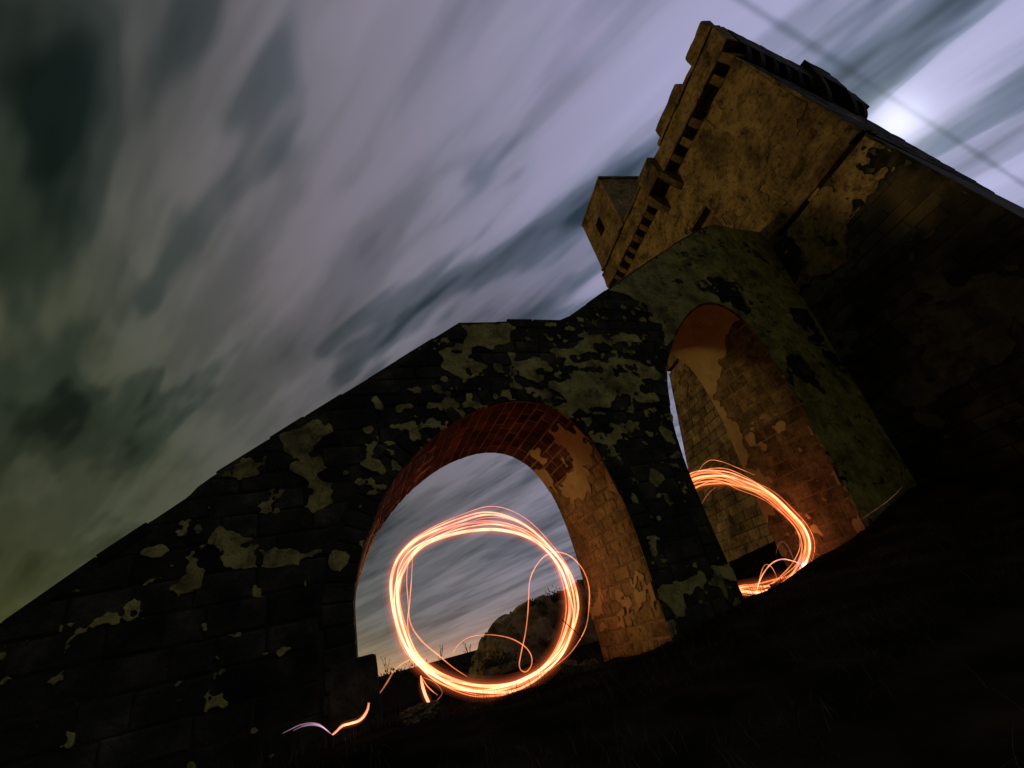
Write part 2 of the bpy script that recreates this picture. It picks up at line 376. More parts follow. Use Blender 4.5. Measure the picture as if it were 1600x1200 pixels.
def rough_box(name, mapf, s0, s1, z0, z1, h0, h1, mat, parent, cut=0.25, amp=0.02, bev=0.03):
    """box in surface coords, subdivided, bevelled and weathered so edges are not ruled"""
    bm = bmesh.new()
    v, f = box_m(mapf, s0, s1, z0, z1, h0, h1)
    vs = [bm.verts.new(p) for p in v]
    for q in f: bm.faces.new([vs[i] for i in q])
    bmesh.ops.recalc_face_normals(bm, faces=bm.faces)
    bmesh.ops.bevel(bm, geom=list(bm.edges), offset=bev, segments=2, affect='EDGES', profile=0.5)
    for _ in range(5):
        es = [e for e in bm.edges if e.calc_length() > cut]
        if not es: break
        bmesh.ops.subdivide_edges(bm, edges=es, cuts=1, use_grid_fill=True)
    for vv in bm.verts:
        p = vv.co
        d = mn.noise_vector(p * 2.3) * amp + mn.noise_vector(p * 7.1) * amp * 0.5
        vv.co = p + d
    bmesh.ops.triangulate(bm, faces=bm.faces)
    me = bpy.data.meshes.new(name); bm.to_mesh(me); bm.free(); me.materials.append(MAT[mat])
    o = bpy.data.objects.new(name, me); COL.objects.link(o); o.parent = parent
    return o

# ------------------------------------------------------------------ ground
def smooth(a, b, x):
    t = min(max((x - a) / (b - a), 0), 1); return t * t * (3 - 2 * t)
GX = [-40, -8, -3, 0.5, 1.6, 2.7, 4.1, 5.8, 7.2, 9.2, 11.2, 14, 22, 40]
GZ = [-1.5, -0.75, -0.62, -0.44, -0.55, -0.53, -0.54, -0.33, -0.14, 0.20, 0.74, 1.1, 1.0, -1.0]
def gz(x, y):
    w6 = float(np.interp(x, GX, GZ))
    front = -0.98 + 0.05 * min(max(x, -5), 12)
    if y < 6: z = front + (w6 - front) * smooth(0.5, 5.9, y)
    else:
        z = w6 - 0.14 * smooth(6, 7, y) - 0.22 * smooth(6, 7, y) * smooth(5.5, 7, x) * (1 - smooth(9, 11, x))
        far = -1.0 - 1.9 * smooth(10, 70, y) - 4.0 * smooth(60, 400, y)
        z = z + (far - z) * smooth(9, 22, y)
    e = ((x + 3.2) / 2.9) ** 2 + ((y - 14.8) / 3.6) ** 2  # added, unseen bank behind the stair that blocks the low town light
    if e < 1: z += 5.2 * (1 - e) ** 0.7 * (1 + 0.25 * mn.noise(Vector((x * 0.6, y * 0.6, 4))))
    r = math.hypot(x, y)
    z += (-4.5 - z) * smooth(60, 300, r)
    a = 0.05 * (1 - smooth(25, 80, r))
    z += a * mn.fractal(Vector((x * 1.1, y * 1.1, 0.3)), 1.0, 2.0, 5)
    return z
def axis(lo, hi, c0, c1, fine, grow=1.22):
    a = list(np.arange(c0, c1 + 1e-6, fine)); s = fine; x = c1
    while x < hi: s *= grow; x += s; a.append(x)
    s = fine; x = c0; b = []
    while x > lo: s *= grow; x -= s; b.append(x)
    return b[::-1] + a
ax, ay = axis(-6000, 6000, -5, 14, 0.14), axis(-6000, 6000, -1, 13, 0.14)
gv = [(x, y, gz(x, y)) for x in ax for y in ay]; ny = len(ay)
gf = [(i * ny + j, (i + 1) * ny + j, (i + 1) * ny + j + 1, i * ny + j + 1) for i in range(len(ax) - 1) for j in range(ny - 1)]
ground = mesh_obj('ground', gv, gf, 'ground', None, True); ground['kind'] = 'structure'

# ------------------------------------------------------------------ stair bridge on two arches
Y0, Y1 = 6.0, 8.1
TOP = [(-5.8, -1.0), (-2.95, 1.22), (-2.33, 1.74), (-1.62, 2.28), (-1.58, 2.31), (-1.50, 2.42), (-1.37, 2.53), (-0.13, 3.42), (2.22, 5.06), (4.35, 5.14), (7.12, 6.95), (8.63, 7.92), (10.63, 9.09), (11.75, 9.08), (13.4, 9.08)]
A1 = [(0.18, -1.2), (0.18, 0.30), (0.18, 0.8), (0.24, 1.12), (0.38, 1.53), (0.66, 2.06), (1.12, 2.58), (1.55, 2.91), (2.1, 3.21), (2.8, 3.38), (3.38, 3.30), (3.78, 3.02), (4.04, 2.65), (4.19, 2.2), (4.27, 1.7), (4.30, 1.2), (4.30, 0.6), (4.27, -0.1), (4.25, -1.2)]
A2 = [(5.80, -1.2), (5.78, 0.5), (5.82, 1.7), (5.90, 2.4), (6.06, 3.05), (6.30, 3.70), (6.6, 4.24), (7.0, 4.72), (7.55, 5.27), (8.1, 5.66), (8.6, 5.87), (9.1, 5.84), (9.45, 5.54), (9.65, 5.06), (9.72, 4.35), (9.72, 3.6), (9.65, 2.9), (9.52, 1.7), (9.40, 0.5), (9.32, -1.2)]
class Curve:
    def __init__(s, P):
        s.p = np.array(catmull(P, 0.06)); d = np.linalg.norm(np.diff(s.p, axis=0), axis=1)
        s.s = np.concatenate([[0], np.cumsum(d)]); s.L = s.s[-1]
        t = np.gradient(s.p, s.s, axis=0); t /= np.linalg.norm(t, axis=1)[:, None]
        t = np.array([np.interp(s.s, s.s, np.convolve(np.pad(t[:, k], 4, 'edge'), np.ones(9) / 9, 'valid')) for k in (0, 1)]).T
        t /= np.linalg.norm(t, axis=1)[:, None]; s.t = t
    def at(s, q):
        x = np.interp(q, s.s, s.p[:, 0]); z = np.interp(q, s.s, s.p[:, 1]); tx = np.interp(q, s.s, s.t[:, 0]); tz = np.interp(q, s.s, s.t[:, 1])
        return x, z, tz, -tx        # point and inward normal (towards the opening)
C1, C2 = Curve(A1), Curve(A2)
bridge = thing('stair_bridge', 'dark stone stairway bridge on two arches climbing to the tower door', 'bridge')
RUN = 0.30
def step_top():
    """top of the stair body between the parapets, as treads"""
    xs = np.arange(-5.6, 13.4, RUN); tx = [p[0] for p in TOP]; tz_ = [p[1] for p in TOP]; out = []
    for x in xs:
        z = float(np.interp(x, tx, tz_)) - 0.85; out += [(x, z), (x + RUN - 0.001, z)]
    return out
def outline(top):
    P = list(top) + [(13.4, -1.2)]
    P += [tuple(p) for p in C2.p[::-3]] + [tuple(p) for p in C1.p[::-3]] + [(-5.8, -1.2)]
    return P
def slab(name, P, y0, y1, mat):
    bm = bmesh.new()
    a = [bm.verts.new((x, y0, z)) for x, z in P]; b = [bm.verts.new((x, y1, z)) for x, z in P]; n = len(P)
    bm.faces.new(a); bm.faces.new(b[::-1])
    for i in range(n): bm.faces.new((a[i], b[i], b[(i + 1) % n], a[(i + 1) % n]))
    bmesh.ops.recalc_face_normals(bm, faces=bm.faces)
    bmesh.ops.triangulate(bm, faces=bm.faces)
    me = bpy.data.meshes.new(name); bm.to_mesh(me); bm.free()
    me.materials.append(MAT['bridge_mortar']); me.materials.append(MAT['arch_mortar'])
    # the arch undersides carry their own paler mortar
    for p in me.polygons:
        if abs(p.normal.y) < 0.5:
            c = p.center
            for C in (C1, C2):
                if np.min(np.hypot(C.p[:, 0] - c.x, C.p[:, 1] - c.z)) < 0.25: p.material_index = 1
    o = bpy.data.objects.new(name, me); COL.objects.link(o); o.parent = bridge; return o
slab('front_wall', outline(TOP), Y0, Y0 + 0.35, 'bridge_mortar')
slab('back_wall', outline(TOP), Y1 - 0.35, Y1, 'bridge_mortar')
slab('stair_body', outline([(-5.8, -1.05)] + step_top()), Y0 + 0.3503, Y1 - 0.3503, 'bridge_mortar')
FRONT = lambda x, z, h: (x, Y0 - h, z)
BACKF = lambda x, z, h: (x, Y1 + h, z)

# --- plaster coat left on the front, traced patches ---
def zt(scale, ox, oy, pts): return [(ox + x * scale, oy + y * scale) for x, y in pts]
z6 = lambda *p: zt(0.35, 200, 480, p)
z2 = lambda *p: zt(0.35, 540, 480, p)
z5 = lambda *p: zt(0.25, 1050, 330, p)
z4 = lambda *p: zt(0.2, 860, 860, p)
PATCH = [
 z6((460,720),(500,690),(560,680),(600,690),(600,740),(560,760),(500,755)),
 z6((640,610),(730,560),(850,490),(890,540),(880,580),(830,620),(800,650),(880,670),(890,700),(850,720),(870,800),(910,820),(900,880),(850,940),(800,900),(770,870),(800,860),(810,800),(780,780),(720,720),(720,670),(690,630)),
 z6((1095,400),(1135,395),(1130,440),(1160,450),(1140,470),(1100,465)), z6((1240,430),(1260,415),(1280,440),(1240,450)),
 z6((1410,450),(1470,425),(1480,460),(1420,475)), z6((1040,530),(1100,535),(1080,600),(1055,600)), z6((1180,540),(1270,510),(1275,530),(1200,545)),
 z6((1050,680),(1090,685),(1130,690),(1110,735),(1050,735)), z6((1000,790),(1035,785),(1020,810)),
 z6((905,1100),(950,1090),(960,1130),(970,1160),(950,1190),(920,1180)),
 z6((300,1000),(400,985),(430,1010),(580,1000),(600,1060),(690,1080),(740,1060),(770,1120),(700,1160),(600,1170),(430,1150),(420,1060),(330,1020)),
 z6((440,915),(510,910),(480,930)), z6((310,870),(360,870),(370,910),(330,925)), z6((570,818),(650,822),(645,834),(570,830)),
 z6((40,1060),(180,1050),(200,1100),(120,1130),(40,1100)),
 z2((430,150),(510,90),(760,80),(720,170),(580,190),(540,220),(620,260),(640,290),(560,320),(500,310),(430,290)),
 z2((740,260),(830,220),(890,260),(1010,270),(1100,240),(1180,255),(1370,270),(1395,300),(1385,430),(1200,440),(1110,460),(1050,420),(920,370),(900,330),(800,330)),
 z2((890,180),(1000,190),(1050,150),(1110,160),(1090,200),(1040,220),(940,215)), z2((1170,130),(1290,115),(1310,150),(1200,155)),
 z2((1280,90),(1340,60),(1460,0),(1420,60),(1340,70)), z2((1240,510),(1280,510),(1300,555),(1270,545)), z2((1140,518),(1190,512),(1195,528)),
 z2((1350,740),(1400,720),(1420,790),(1375,810)), z2((880,330),(1000,370),(1080,440),(1100,470),(1060,470),(960,400)),
 [(945,452),(1000,415),(1050,382),(1107,345),(1190,350),(1300,440),(1390,590),(1450,720),(1440,790),(1352,822),(1338,796),(1247,630),(1200,552),(1157,497),(1132,477),(1100,474),(1065,505),(1040,540),(1030,505),(1000,470)],
 z4((800,290),(1000,240),(1150,150),(1350,140),(1400,90),(1460,110),(1480,250),(1400,220),(1250,180),(1100,300),(1130,390),(1060,330),(1000,370),(1050,450),(1000,540),(940,440),(850,370)),
]
HOLES = [
 z2((840,285),(900,270),(1040,275),(1040,320),(930,330),(850,310)), z2((1050,275),(1150,270),(1150,310),(1060,315)), z2((1170,272),(1300,272),(1310,305),(1180,305)),
 z2((1195,385),(1290,390),(1290,432),(1200,432)), z2((1308,335),(1400,335),(1400,395),(1320,395)), z2((1110,340),(1145,340),(1145,365),(1112,365)),
 z5((150,440),(240,410),(320,430),(400,470),(490,620),(460,660),(350,580),(220,505),(150,500)), z5((700,940),(760,890),(860,960),(960,1160),(850,1080),(750,1030),(780,1150),(720,1060)),
 z5((420,170),(600,320),(620,350),(480,270)), z5((720,600),(840,610),(960,820),(900,830),(760,680)), z5((0,425),(55,425),(55,465),(0,465)),
 z5((880,830),(960,830),(1100,1010),(1060,1030)), z6((790,640),(830,620),(860,650),(810,675)), z6((640,640),(700,650),(715,720),(640,700)),
 z2((440,100),(520,100),(540,160),(450,190)), z6((820,870),(845,870),(845,905),(820,900)), z6((470,1030),(600,1020),(570,1060),(480,1050)), z6((600,1020),(680,1010),(680,1080),(620,1090)),
]
def to_wall(poly): return [(on_y(a, b, Y0).x, on_y(a, b, Y0).z) for a, b in poly]
G = 0.025
us = np.arange(-3.6, 13.3, G); vs = np.arange(-0.7, 9.3, G)
U, V = np.meshgrid(us, vs, indexing='ij')
wx = (fbm(U, V, 0.22, 31, 3) - 0.5) * 0.14; wz = (fbm(U, V, 0.22, 57, 3) - 0.5) * 0.14
# --- coursed stones of the front face ---
RING = 0.36
def ring_poly(C):
    out = []
    for q in np.linspace(0, C.L, 120):
        x, z, nx, nz = C.at(q); out.append((x - nx * RING, z - nz * RING))
    return out + [(out[-1][0], -3), (out[0][0], -3)]
RP = [ring_poly(C1), ring_poly(C2)]
WALL = list(TOP) + [(13.4, -1.2), (-5.8, -1.2)]
def crossings(P, z):
    xs = []; n = len(P)
    for i in range(n):
        x1, z1 = P[i]; x2, z2 = P[(i + 1) % n]
        if (z1 <= z) != (z2 <= z): xs.append(x1 + (z - z1) / (z2 - z1) * (x2 - x1))
    return sorted(xs)
def intervals(z):
    xs = crossings(WALL, z); iv = [(xs[i], xs[i + 1]) for i in range(0, len(xs) - 1, 2)]
    for P in RP:
        c = crossings(P, z)
        for k in range(0, len(c) - 1, 2):
            a, b = c[k], c[k + 1]; nv_ = []
            for s, e in iv:
                if b <= s or a >= e: nv_.append((s, e)); continue
                if a > s: nv_.append((s, a))
                if b < e: nv_.append((b, e))
            iv = nv_
    return iv
def score(c, area): return area / max(0.1, c[0] ** 2 + c[1] ** 2 + c[2] ** 2)
items = []; QUADS = []; z = -0.75; rs = random.Random(3)
while z < 9.0:
    h = rs.uniform(0.23, 0.33); z1 = z + h; zm = (z + z1) / 2
    i0, i1 = intervals(z + 0.01), intervals(z1 - 0.01)
    for (a, b) in intervals(zm):
        a = max(a, -4.6); b = min(b, 12.9)
        if b - a < 0.1: continue
        def end(iv, val, side):
            c = [s[side] for s in iv if abs(s[side] - val) < 0.55]; return min(c, key=lambda q: abs(q - val)) if c else val
        x = a; first = True
        while x < b - 0.02:
            wd = rs.uniform(0.34, 0.72); xe = x + wd
            if b - xe < 0.22: xe = b
            q = [[x, z], [xe, z], [xe, z1], [x, z1]]
            if first and a > -4.6: q[0][0] = end(i0, a, 0); q[3][0] = end(i1, a, 0)
            if xe == b: q[1][0] = end(i0, b, 1); q[2][0] = end(i1, b, 1)
            if q[1][0] - q[0][0] < 0.06: q[1][0] = q[0][0] + 0.06
            if q[2][0] - q[3][0] < 0.06: q[2][0] = q[3][0] + 0.06
            first = False
            QUADS.append((q, z, z1))
            x = xe
    z = z1
# where the coat has worn it goes first from the faces of the stones and last from the joints
BUMP = np.zeros(U.shape)
for q, z0_, z1_ in QUADS:
    xa, xb = min(p[0] for p in q), max(p[0] for p in q)
    i0_, i1_ = max(0, int((xa - us[0]) / G)), max(0, int((xb - us[0]) / G) + 1); j0_, j1_ = max(0, int((z0_ - vs[0]) / G)), max(0, int((z1_ - vs[0]) / G) + 1)
    uu = U[i0_:i1_, j0_:j1_]; vv = V[i0_:i1_, j0_:j1_]
    if uu.size: BUMP[i0_:i1_, j0_:j1_] = np.clip(np.minimum(np.minimum(uu - xa, xb - uu), np.minimum(vv - z0_, z1_ - vv)) / 0.11, 0, 1)
M = np.zeros(U.shape)
for P in PATCH: M[in_poly(U + wx, V + wz, to_wall(P))] = 1
for P in HOLES: M[in_poly(U + wx, V + wz, to_wall(P))] = 0
M = blur(M, 3)
fine_n = fbm(U, V, 0.16, 77, 4); big_n = fbm(U, V, 0.9, 91, 3)
rag = fbm(U, V, 0.055, 401, 2)
field = M - 0.40 + (fine_n - 0.5) * 0.75 + (rag - 0.5) * 0.28 - (BUMP - 0.35) * 0.42 * np.clip(1.6 - M, 0.55, 1)
field[(fbm(U, V, 0.20, 411, 3) > 0.74) & (big_n > 0.42)] = -0.3
# crumbs of plaster elsewhere, mostly in the joints
near = np.clip(0.02 + 0.10 * (U + 2.6), -0.35, 0.16) + np.clip((V - 1.2) * 0.05, -0.12, 0.08) + 0.16 * np.exp(-(((U - 4.0) / 2.6) ** 2 + ((V - 4.0) / 1.3) ** 2))
crumb = (fine_n - 0.66) * 3.0 + (big_n - 0.56) * 1.6 - BUMP * 0.28 + near - 0.10 + (rag - 0.5) * 0.5
field = np.maximum(field, np.where(crumb > 0, crumb, -1) * 1.0)
# stay on the wall: under the coping line and off the openings
topz = np.interp(U, [p[0] for p in TOP], [p[1] for p in TOP])
field = np.minimum(field, (topz - 0.02 - V) * 4)
for C in (C1, C2):
    poly = [tuple(p) for p in C.p]
    ins = in_poly(U, V, poly + [(C.p[-1, 0], -3), (C.p[0, 0], -3)])
    field[ins] = -1
PL_F, PL_U, PL_V = field, us, vs
def covered(x, z):
    i = int((x - us[0]) / G); j = int((z - vs[0]) / G)
    if 0 <= i < len(us) and 0 <= j < len(vs): return PL_F[i, j] > 0
    return False
sheet('plaster_patch', us, vs, field, FRONT, 0.034, 'bridge_plaster', bridge)

for q, z0_, z1_ in QUADS:
    x, xe = q[0][0], q[1][0]; zm = (z0_ + z1_) / 2; h = z1_ - z0_
    if all(covered(x + (xe - x) * a_, z0_ + h * b_) for a_ in (0.02, 0.5, 0.98) for b_ in (0.02, 0.5, 0.98)): continue
    if z1_ < gz((x + xe) / 2, 5.9) - 0.05: continue
    v, f = block(q, FRONT, rs.uniform(0.006, 0.026), joint=rs.uniform(0.006, 0.018), bev=0.024, rnd=rs)
    items.append((score(((x + xe) / 2, 6, zm), (xe - x) * h), v, f))
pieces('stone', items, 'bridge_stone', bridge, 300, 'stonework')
cx_, cz_ = [p[0] for p in TOP], [p[1] for p in TOP]
ca = Curve([(x_, float(np.interp(x_, cx_, cz_))) for x_ in np.concatenate([np.arange(-5.0, 2.2, 0.4), [2.22], np.arange(2.4, 4.3, 0.3), [4.35], np.arange(4.6, 10.6, 0.4), [10.63, 11.2, 11.75]])])
q = 0.1
while q < ca.L - 0.5:
    ln = rs.uniform(0.45, 0.85); up_ = rs.uniform(-0.004, 0.022)
    x_, z_, nx_, nz_ = ca.at(q + ln / 2)
    if x_ < -1.65 or x_ > -1.42:
        mpc = lambda s_, y_, h_: (ca.at(s_)[0] - ca.at(s_)[2] * h_, y_, ca.at(s_)[1] - ca.at(s_)[3] * h_)
        ym = rs.uniform(0.0, 0.02)
        v, f = block([(q, Y0 - 0.015 - ym), (q + ln, Y0 - 0.015 - ym), (q + ln, Y0 + 0.37), (q, Y0 + 0.37)], mpc, 0.02 + up_, joint=0.004, bev=0.025, back=-0.10, rnd=rs)
        mesh_obj('coping_stone', v, f, 'bridge_stone', bridge)
    q += ln
# --- arch rings seen from the front and the bricks/blocks lining the openings ---
items = []; lining1 = []; lining2 = []
for C, rowh, jamb in ((C1, 0.205, (1.9, 0.9)), (C2, 0.30, (2.6, 1.0))):
    q = 0.55 if C is C1 else 0.9; row = 0
    qs = [q]
    while qs[-1] < C.L - 0.55: qs.append(qs[-1] + rowh * rs.uniform(0.9, 1.12))
    for k in range(len(qs) - 1):
        a, b = qs[k], qs[k + 1]
        mp = lambda s, r, h, C=C: (C.at(s)[0] - C.at(s)[2] * r, Y0 - h, C.at(s)[1] - C.at(s)[3] * r)
        xm, zm, _, _ = C.at((a + b) / 2)
        if zm < gz(xm, 6) - 0.1: continue
        rr = RING * rs.uniform(0.86, 0.98)
        if not all(covered(*[mp(s, r, 0)[i] for i in (0, 2)]) for s in (a, b) for r in (0.05, rr)):
            v, f = block([(a, 0.0), (b, 0.0), (b, rr), (a, rr)], mp, rs.uniform(0.012, 0.03), joint=0.007, bev=0.016, rnd=rs)
            items.append((score((xm, 6, zm), 0.07), v, f))
        # underside rows
        mp2 = lambda s, y, h, C=C: (C.at(s)[0] + C.at(s)[2] * h, y, C.at(s)[1] + C.at(s)[3] * h)
        jambrow = (zm < jamb[1])
        wlen = 0.52 if C is C2 else (0.40 if not jambrow else 0.5)
        y = Y0 + 0.012 - (0.5 * wlen if k % 2 else 0)
        while y < Y1 - 0.02:
            ye = y + wlen * rs.uniform(0.88, 1.12)
            if Y1 - ye < 0.14: ye = Y1 - 0.01
            ys = max(y, Y0 + 0.012)
            if ye - ys > 0.06:
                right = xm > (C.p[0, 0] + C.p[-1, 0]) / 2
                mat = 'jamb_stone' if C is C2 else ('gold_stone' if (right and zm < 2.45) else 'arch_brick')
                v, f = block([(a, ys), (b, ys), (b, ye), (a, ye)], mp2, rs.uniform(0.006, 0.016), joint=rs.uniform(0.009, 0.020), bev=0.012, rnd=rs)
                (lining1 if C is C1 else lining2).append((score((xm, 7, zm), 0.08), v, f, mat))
            y = ye
pieces('ring_stone', items, 'bridge_stone', bridge, 300)
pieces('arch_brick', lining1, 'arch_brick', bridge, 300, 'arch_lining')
pieces('jamb_block', lining2, 'jamb_stone', bridge, 300, 'arch_lining')
# --- plaster clinging to the undersides ---
def soffit_sheet(name, C, polyfn, mat, seed, thick=0.03):
    ss = np.arange(0.3, C.L - 0.3, 0.03); yy = np.arange(Y0 + 0.01, Y1 - 0.005, 0.03)
    S, Yg = np.meshgrid(ss, yy, indexing='ij'); n1 = fbm(S, Yg, 0.5, seed, 4); n2 = fbm(S, Yg, 0.14, seed + 9, 3)
    F = polyfn(S, Yg, n1, n2)
    mp = lambda s, y, h: (C.at(s)[0] + C.at(s)[2] * h, y, C.at(s)[1] + C.at(s)[3] * h)
    return sheet(name, ss, yy, F, mp, thick, mat, bridge, relief=0.004, seed=seed)
def q_of(C, x, z): return float(C.s[np.argmin(np.hypot(C.p[:, 0] - x, C.p[:, 1] - z))])
qa, qb = q_of(C1, 3.95, 2.8), q_of(C1, 4.25, 1.9)
def f1(S, Yg, n1, n2):
    band = 1 - np.abs((S - (qa + qb) / 2) / (0.5 * (qb - qa) + 0.25)) ** 2
    F = band * 0.5 - 0.32 + (n1 - 0.5) * 2.2 + (n2 - 0.5) * 0.8
    low = q_of(C1, 4.28, 0.1); F2 = 0.16 - np.abs(S - low - (n1 - 0.5) * 0.5) + (n2 - 0.55) * 1.4
    left = q_of(C1, 0.24, 1.1); F3 = (1 - np.abs(S - left) / 1.5) * 0.4 - 0.38 + (fbm(S * 0.4, Yg * 2.2, 0.3, 61, 3) - 0.5) * 2.0
    return np.maximum(np.maximum(F, F2 * 0.8), F3)
soffit_sheet('soffit_plaster', C1, f1, 'jamb_plaster', 21)
q0, q1 = q_of(C2, 6.1, 3.1), q_of(C2, 9.68, 5.0)
qm, qe = q_of(C2, 9.7, 3.2), q_of(C2, 9.4, 0.6)
def f2(S, Yg, n1, n2):
    F = 0.9 * np.minimum((S - q0) / 0.4, (q1 - S) / 0.25 + (Yg - 7.0) * 1.8 + (n1 - 0.5) * 3)
    edge = (Yg - 7.75) * 2.0 + (n1 - 0.5) * 1.6 - np.maximum(0, S - qm) * 0.25
    edge = np.where(S > q1 - 0.6, edge, -1)
    spot = (n1 - 0.64) * 3 + (n2 - 0.5) * 0.9; spot = np.where(S > qm, spot, -1)
    return np.maximum(np.maximum(F, edge), spot) + (n2 - 0.5) * 0.35
soffit_sheet('soffit_plaster', C2, f2, 'jamb_plaster', 44)
rough_box('plinth', FRONT, -0.1, 0.40, -1.0, 0.24, -2.0, 0.03, 'bridge_stone', bridge, cut=0.2, amp=0.03)

# ------------------------------------------------------------------ tower
tower = thing('watchtower', 'tall square stone watchtower with corbelled parapet behind the stair bridge', 'tower')
LV = [  # z, N, F, G, E corner in plan
 (-1.6, (10.55, 0.80), (12.7, 14.95), (23.2, 15.9), (21.6, 1.5)),
 (8.36, (12.20, 2.48), (14.0, 13.05), (21.7, 14.2), (20.0, 3.05)),
 (14.4, (12.35, 3.28), (14.00, 13.58), (21.4, 14.1), (19.62, 3.76)),
]
def corner(k, z):
    if z <= LV[1][0]: a, b = LV[0], LV[1]
    else: a, b = LV[1], LV[2]
    t = (z - a[0]) / (b[0] - a[0]); p, q = a[1 + k], b[1 + k]
    return np.array((p[0] + (q[0] - p[0]) * t, p[1] + (q[1] - p[1]) * t))
def face_map(k0, k1, L):
    p, q = np.array(LV[1][1 + k0]), np.array(LV[1][1 + k1]); d = (q - p) / np.linalg.norm(q - p)
    ctr = np.mean([np.array(c) for c in LV[1][1:]], axis=0)
    nr = np.array((d[1], -d[0]))
    if np.dot(nr, (p + q) / 2 - ctr) < 0: nr = -nr
    def m(s, z, h):
        zc = min(max(z, -1.6), 14.4)
        a = corner(k0, zc); b = corner(k1, zc); r = a + (b - a) * (s / L) + nr * h
        return (float(r[0]), float(r[1]), float(z))
    return m
LA, LB = 11.0, 7.8
FA = face_map(0, 1, LA)          # the face towards the stair, s runs from the near corner
FB = face_map(0, 3, LB)          # the face in the moon's glare
# core with a recessed doorway in face A and a groove at the cordon
DS0, DS1, DZ1 = 4.30, 5.42, 11.75
mb = MB(); mlo = MB()
def panel(m, s0, s1, z0, z1, h=0.0, mb=None): (mb or globals()['mb']).add([m(s0, z0, h), m(s1, z0, h), m(s1, z1, h), m(s0, z1, h)], [(0, 1, 2, 3)])
GR0, GR1 = 8.36, 8.52
ZR = 14.02
for m, L, door in ((FA, LA, True), (FB, LB, False), (face_map(1, 2, LB), LB, False), (face_map(3, 2, LA), LA, False)):
    panel(m, 0, L, -1.6, GR0, 0.0, mlo)
    mb.add([m(0, GR0, 0), m(L, GR0, 0), m(L, GR0, -0.34), m(0, GR0, -0.34)], [(0, 1, 2, 3)])
    panel(m, 0, L, GR0, GR1, -0.34)
    mb.add([m(0, GR1, 0), m(L, GR1, 0), m(L, GR1, -0.34), m(0, GR1, -0.34)], [(0, 1, 2, 3)])
    if door:
        panel(m, 0, DS0, GR1, ZR); panel(m, DS1, L, GR1, ZR); panel(m, DS0, DS1, DZ1, ZR)
        panel(m, 0.3, L - 0.3, ZR, 14.4, -0.42); mb.add([m(0, ZR, 0), m(L, ZR, 0), m(L, ZR, -0.43), m(0, ZR, -0.43)], [(0, 1, 2, 3)])
        for s_ in (0.3, L - 0.3): mb.add([m(s_, ZR, 0.0), m(s_, 14.4, 0.0), m(s_, 14.4, -0.43), m(s_, ZR, -0.43)], [(0, 1, 2, 3)])
        for a_, b_ in ((0, 0.3), (L - 0.3, L)): panel(m, a_, b_, ZR, 14.4)
        d = -0.34
        panel(m, DS0, DS1, GR1, DZ1, d)
        for (a, b) in (((DS0, GR1), (DS0, DZ1)), ((DS0, DZ1), (DS1, DZ1)), ((DS1, DZ1), (DS1, GR1))):
            mb.add([m(*a, 0), m(*b, 0), m(*b, d), m(*a, d)], [(0, 1, 2, 3)])
    else: panel(m, 0, L, GR1, 14.4)
mb.add([(*corner(k, 14.4), 14.4) for k in range(4)], [(0, 1, 2, 3)])
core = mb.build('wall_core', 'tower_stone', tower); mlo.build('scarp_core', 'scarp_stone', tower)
gs = 0.3
while gs < LA - 0.6:
    gw = rs.uniform(0.35, 0.9)
    if rs.random() < 0.5: rough_box('cordon_stone', FA, gs, gs + gw, GR0 - 0.01, GR1 + 0.01, -0.30, rs.uniform(-0.10, 0.03), 'tower_stone', tower, cut=0.25, amp=0.02, bev=0.02)
    gs += gw + rs.uniform(0.02, 0.3)
# door leaf in the recess
for k in range(5):
    w0 = DS0 + 0.04 + k * (DS1 - DS0 - 0.08) / 5
    v, f = box_m(FA, w0 + 0.008, w0 + (DS1 - DS0 - 0.08) / 5 - 0.008, 9.1, 11.35, -0.33, -0.26)
    mesh_obj('door_plank', v, f, 'wood', tower)
# courses of stone on the stair-side face
items_u, items_s = [], []
def lay(m, L, z0, z1, hmin, hmax, skip, bag, prob=1.0, proud=(0.004, 0.03), wr=(0.42, 0.8)):
    z = z0
    while z < z1 - 0.05:
        h = rs.uniform(hmin, hmax)
        if z1 - (z + h) < 0.18: h = z1 - z
        s = -rs.uniform(0, 0.4)
        while s < L:
            w_ = rs.uniform(*wr); a, b = max(s, 0), min(s + w_, L)
            if b - a > 0.08 and rs.random() < prob and not skip(a, b, z, z + h):
                v, f = block([(a, z), (b, z), (b, z + h), (a, z + h)], m, rs.uniform(*proud), joint=rs.uniform(0.006, 0.018), bev=0.025, rnd=rs)
                bag.append((score(m((a + b) / 2, z + h / 2, 0), (b - a) * h), v, f) + (('tower_stone',) if (bag is items_s and (a + b) / 2 > 6.3) else ()))  # near half of the scarp keeps the shade-darkened stone, far half the paler
            s += w_
        z += h
us2 = np.arange(0.0, LA + 0.01, 0.05); vs2 = np.arange(8.62, 14.03, 0.05)
U2, V2 = np.meshgrid(us2, vs2, indexing='ij')
P_up = (fbm(U2, V2, 2.2, 201, 4) - 0.44) * 3 + (fbm(U2, V2, 0.35, 207, 4) - 0.5) * 1.3 + np.clip((V2 - 10.6) * 0.16, -0.35, 0.4)
dm = (U2 > DS0 - 0.03) & (U2 < DS1 + 0.03) & (V2 < DZ1 + 0.03)
P_up[dm] = -1
P_up[(U2 < 0.06) | (U2 > LA - 0.06)] = -1
P_up[(np.abs(U2 - 1.75) < 0.28) & (np.abs(V2 - 13.55) < 0.45)] = -1
def cov2(s, z):
    i, j = int(s / 0.05), int((z - 8.62) / 0.05)
    return 0 <= i < len(us2) and 0 <= j < len(vs2) and P_up[i, j] > 0
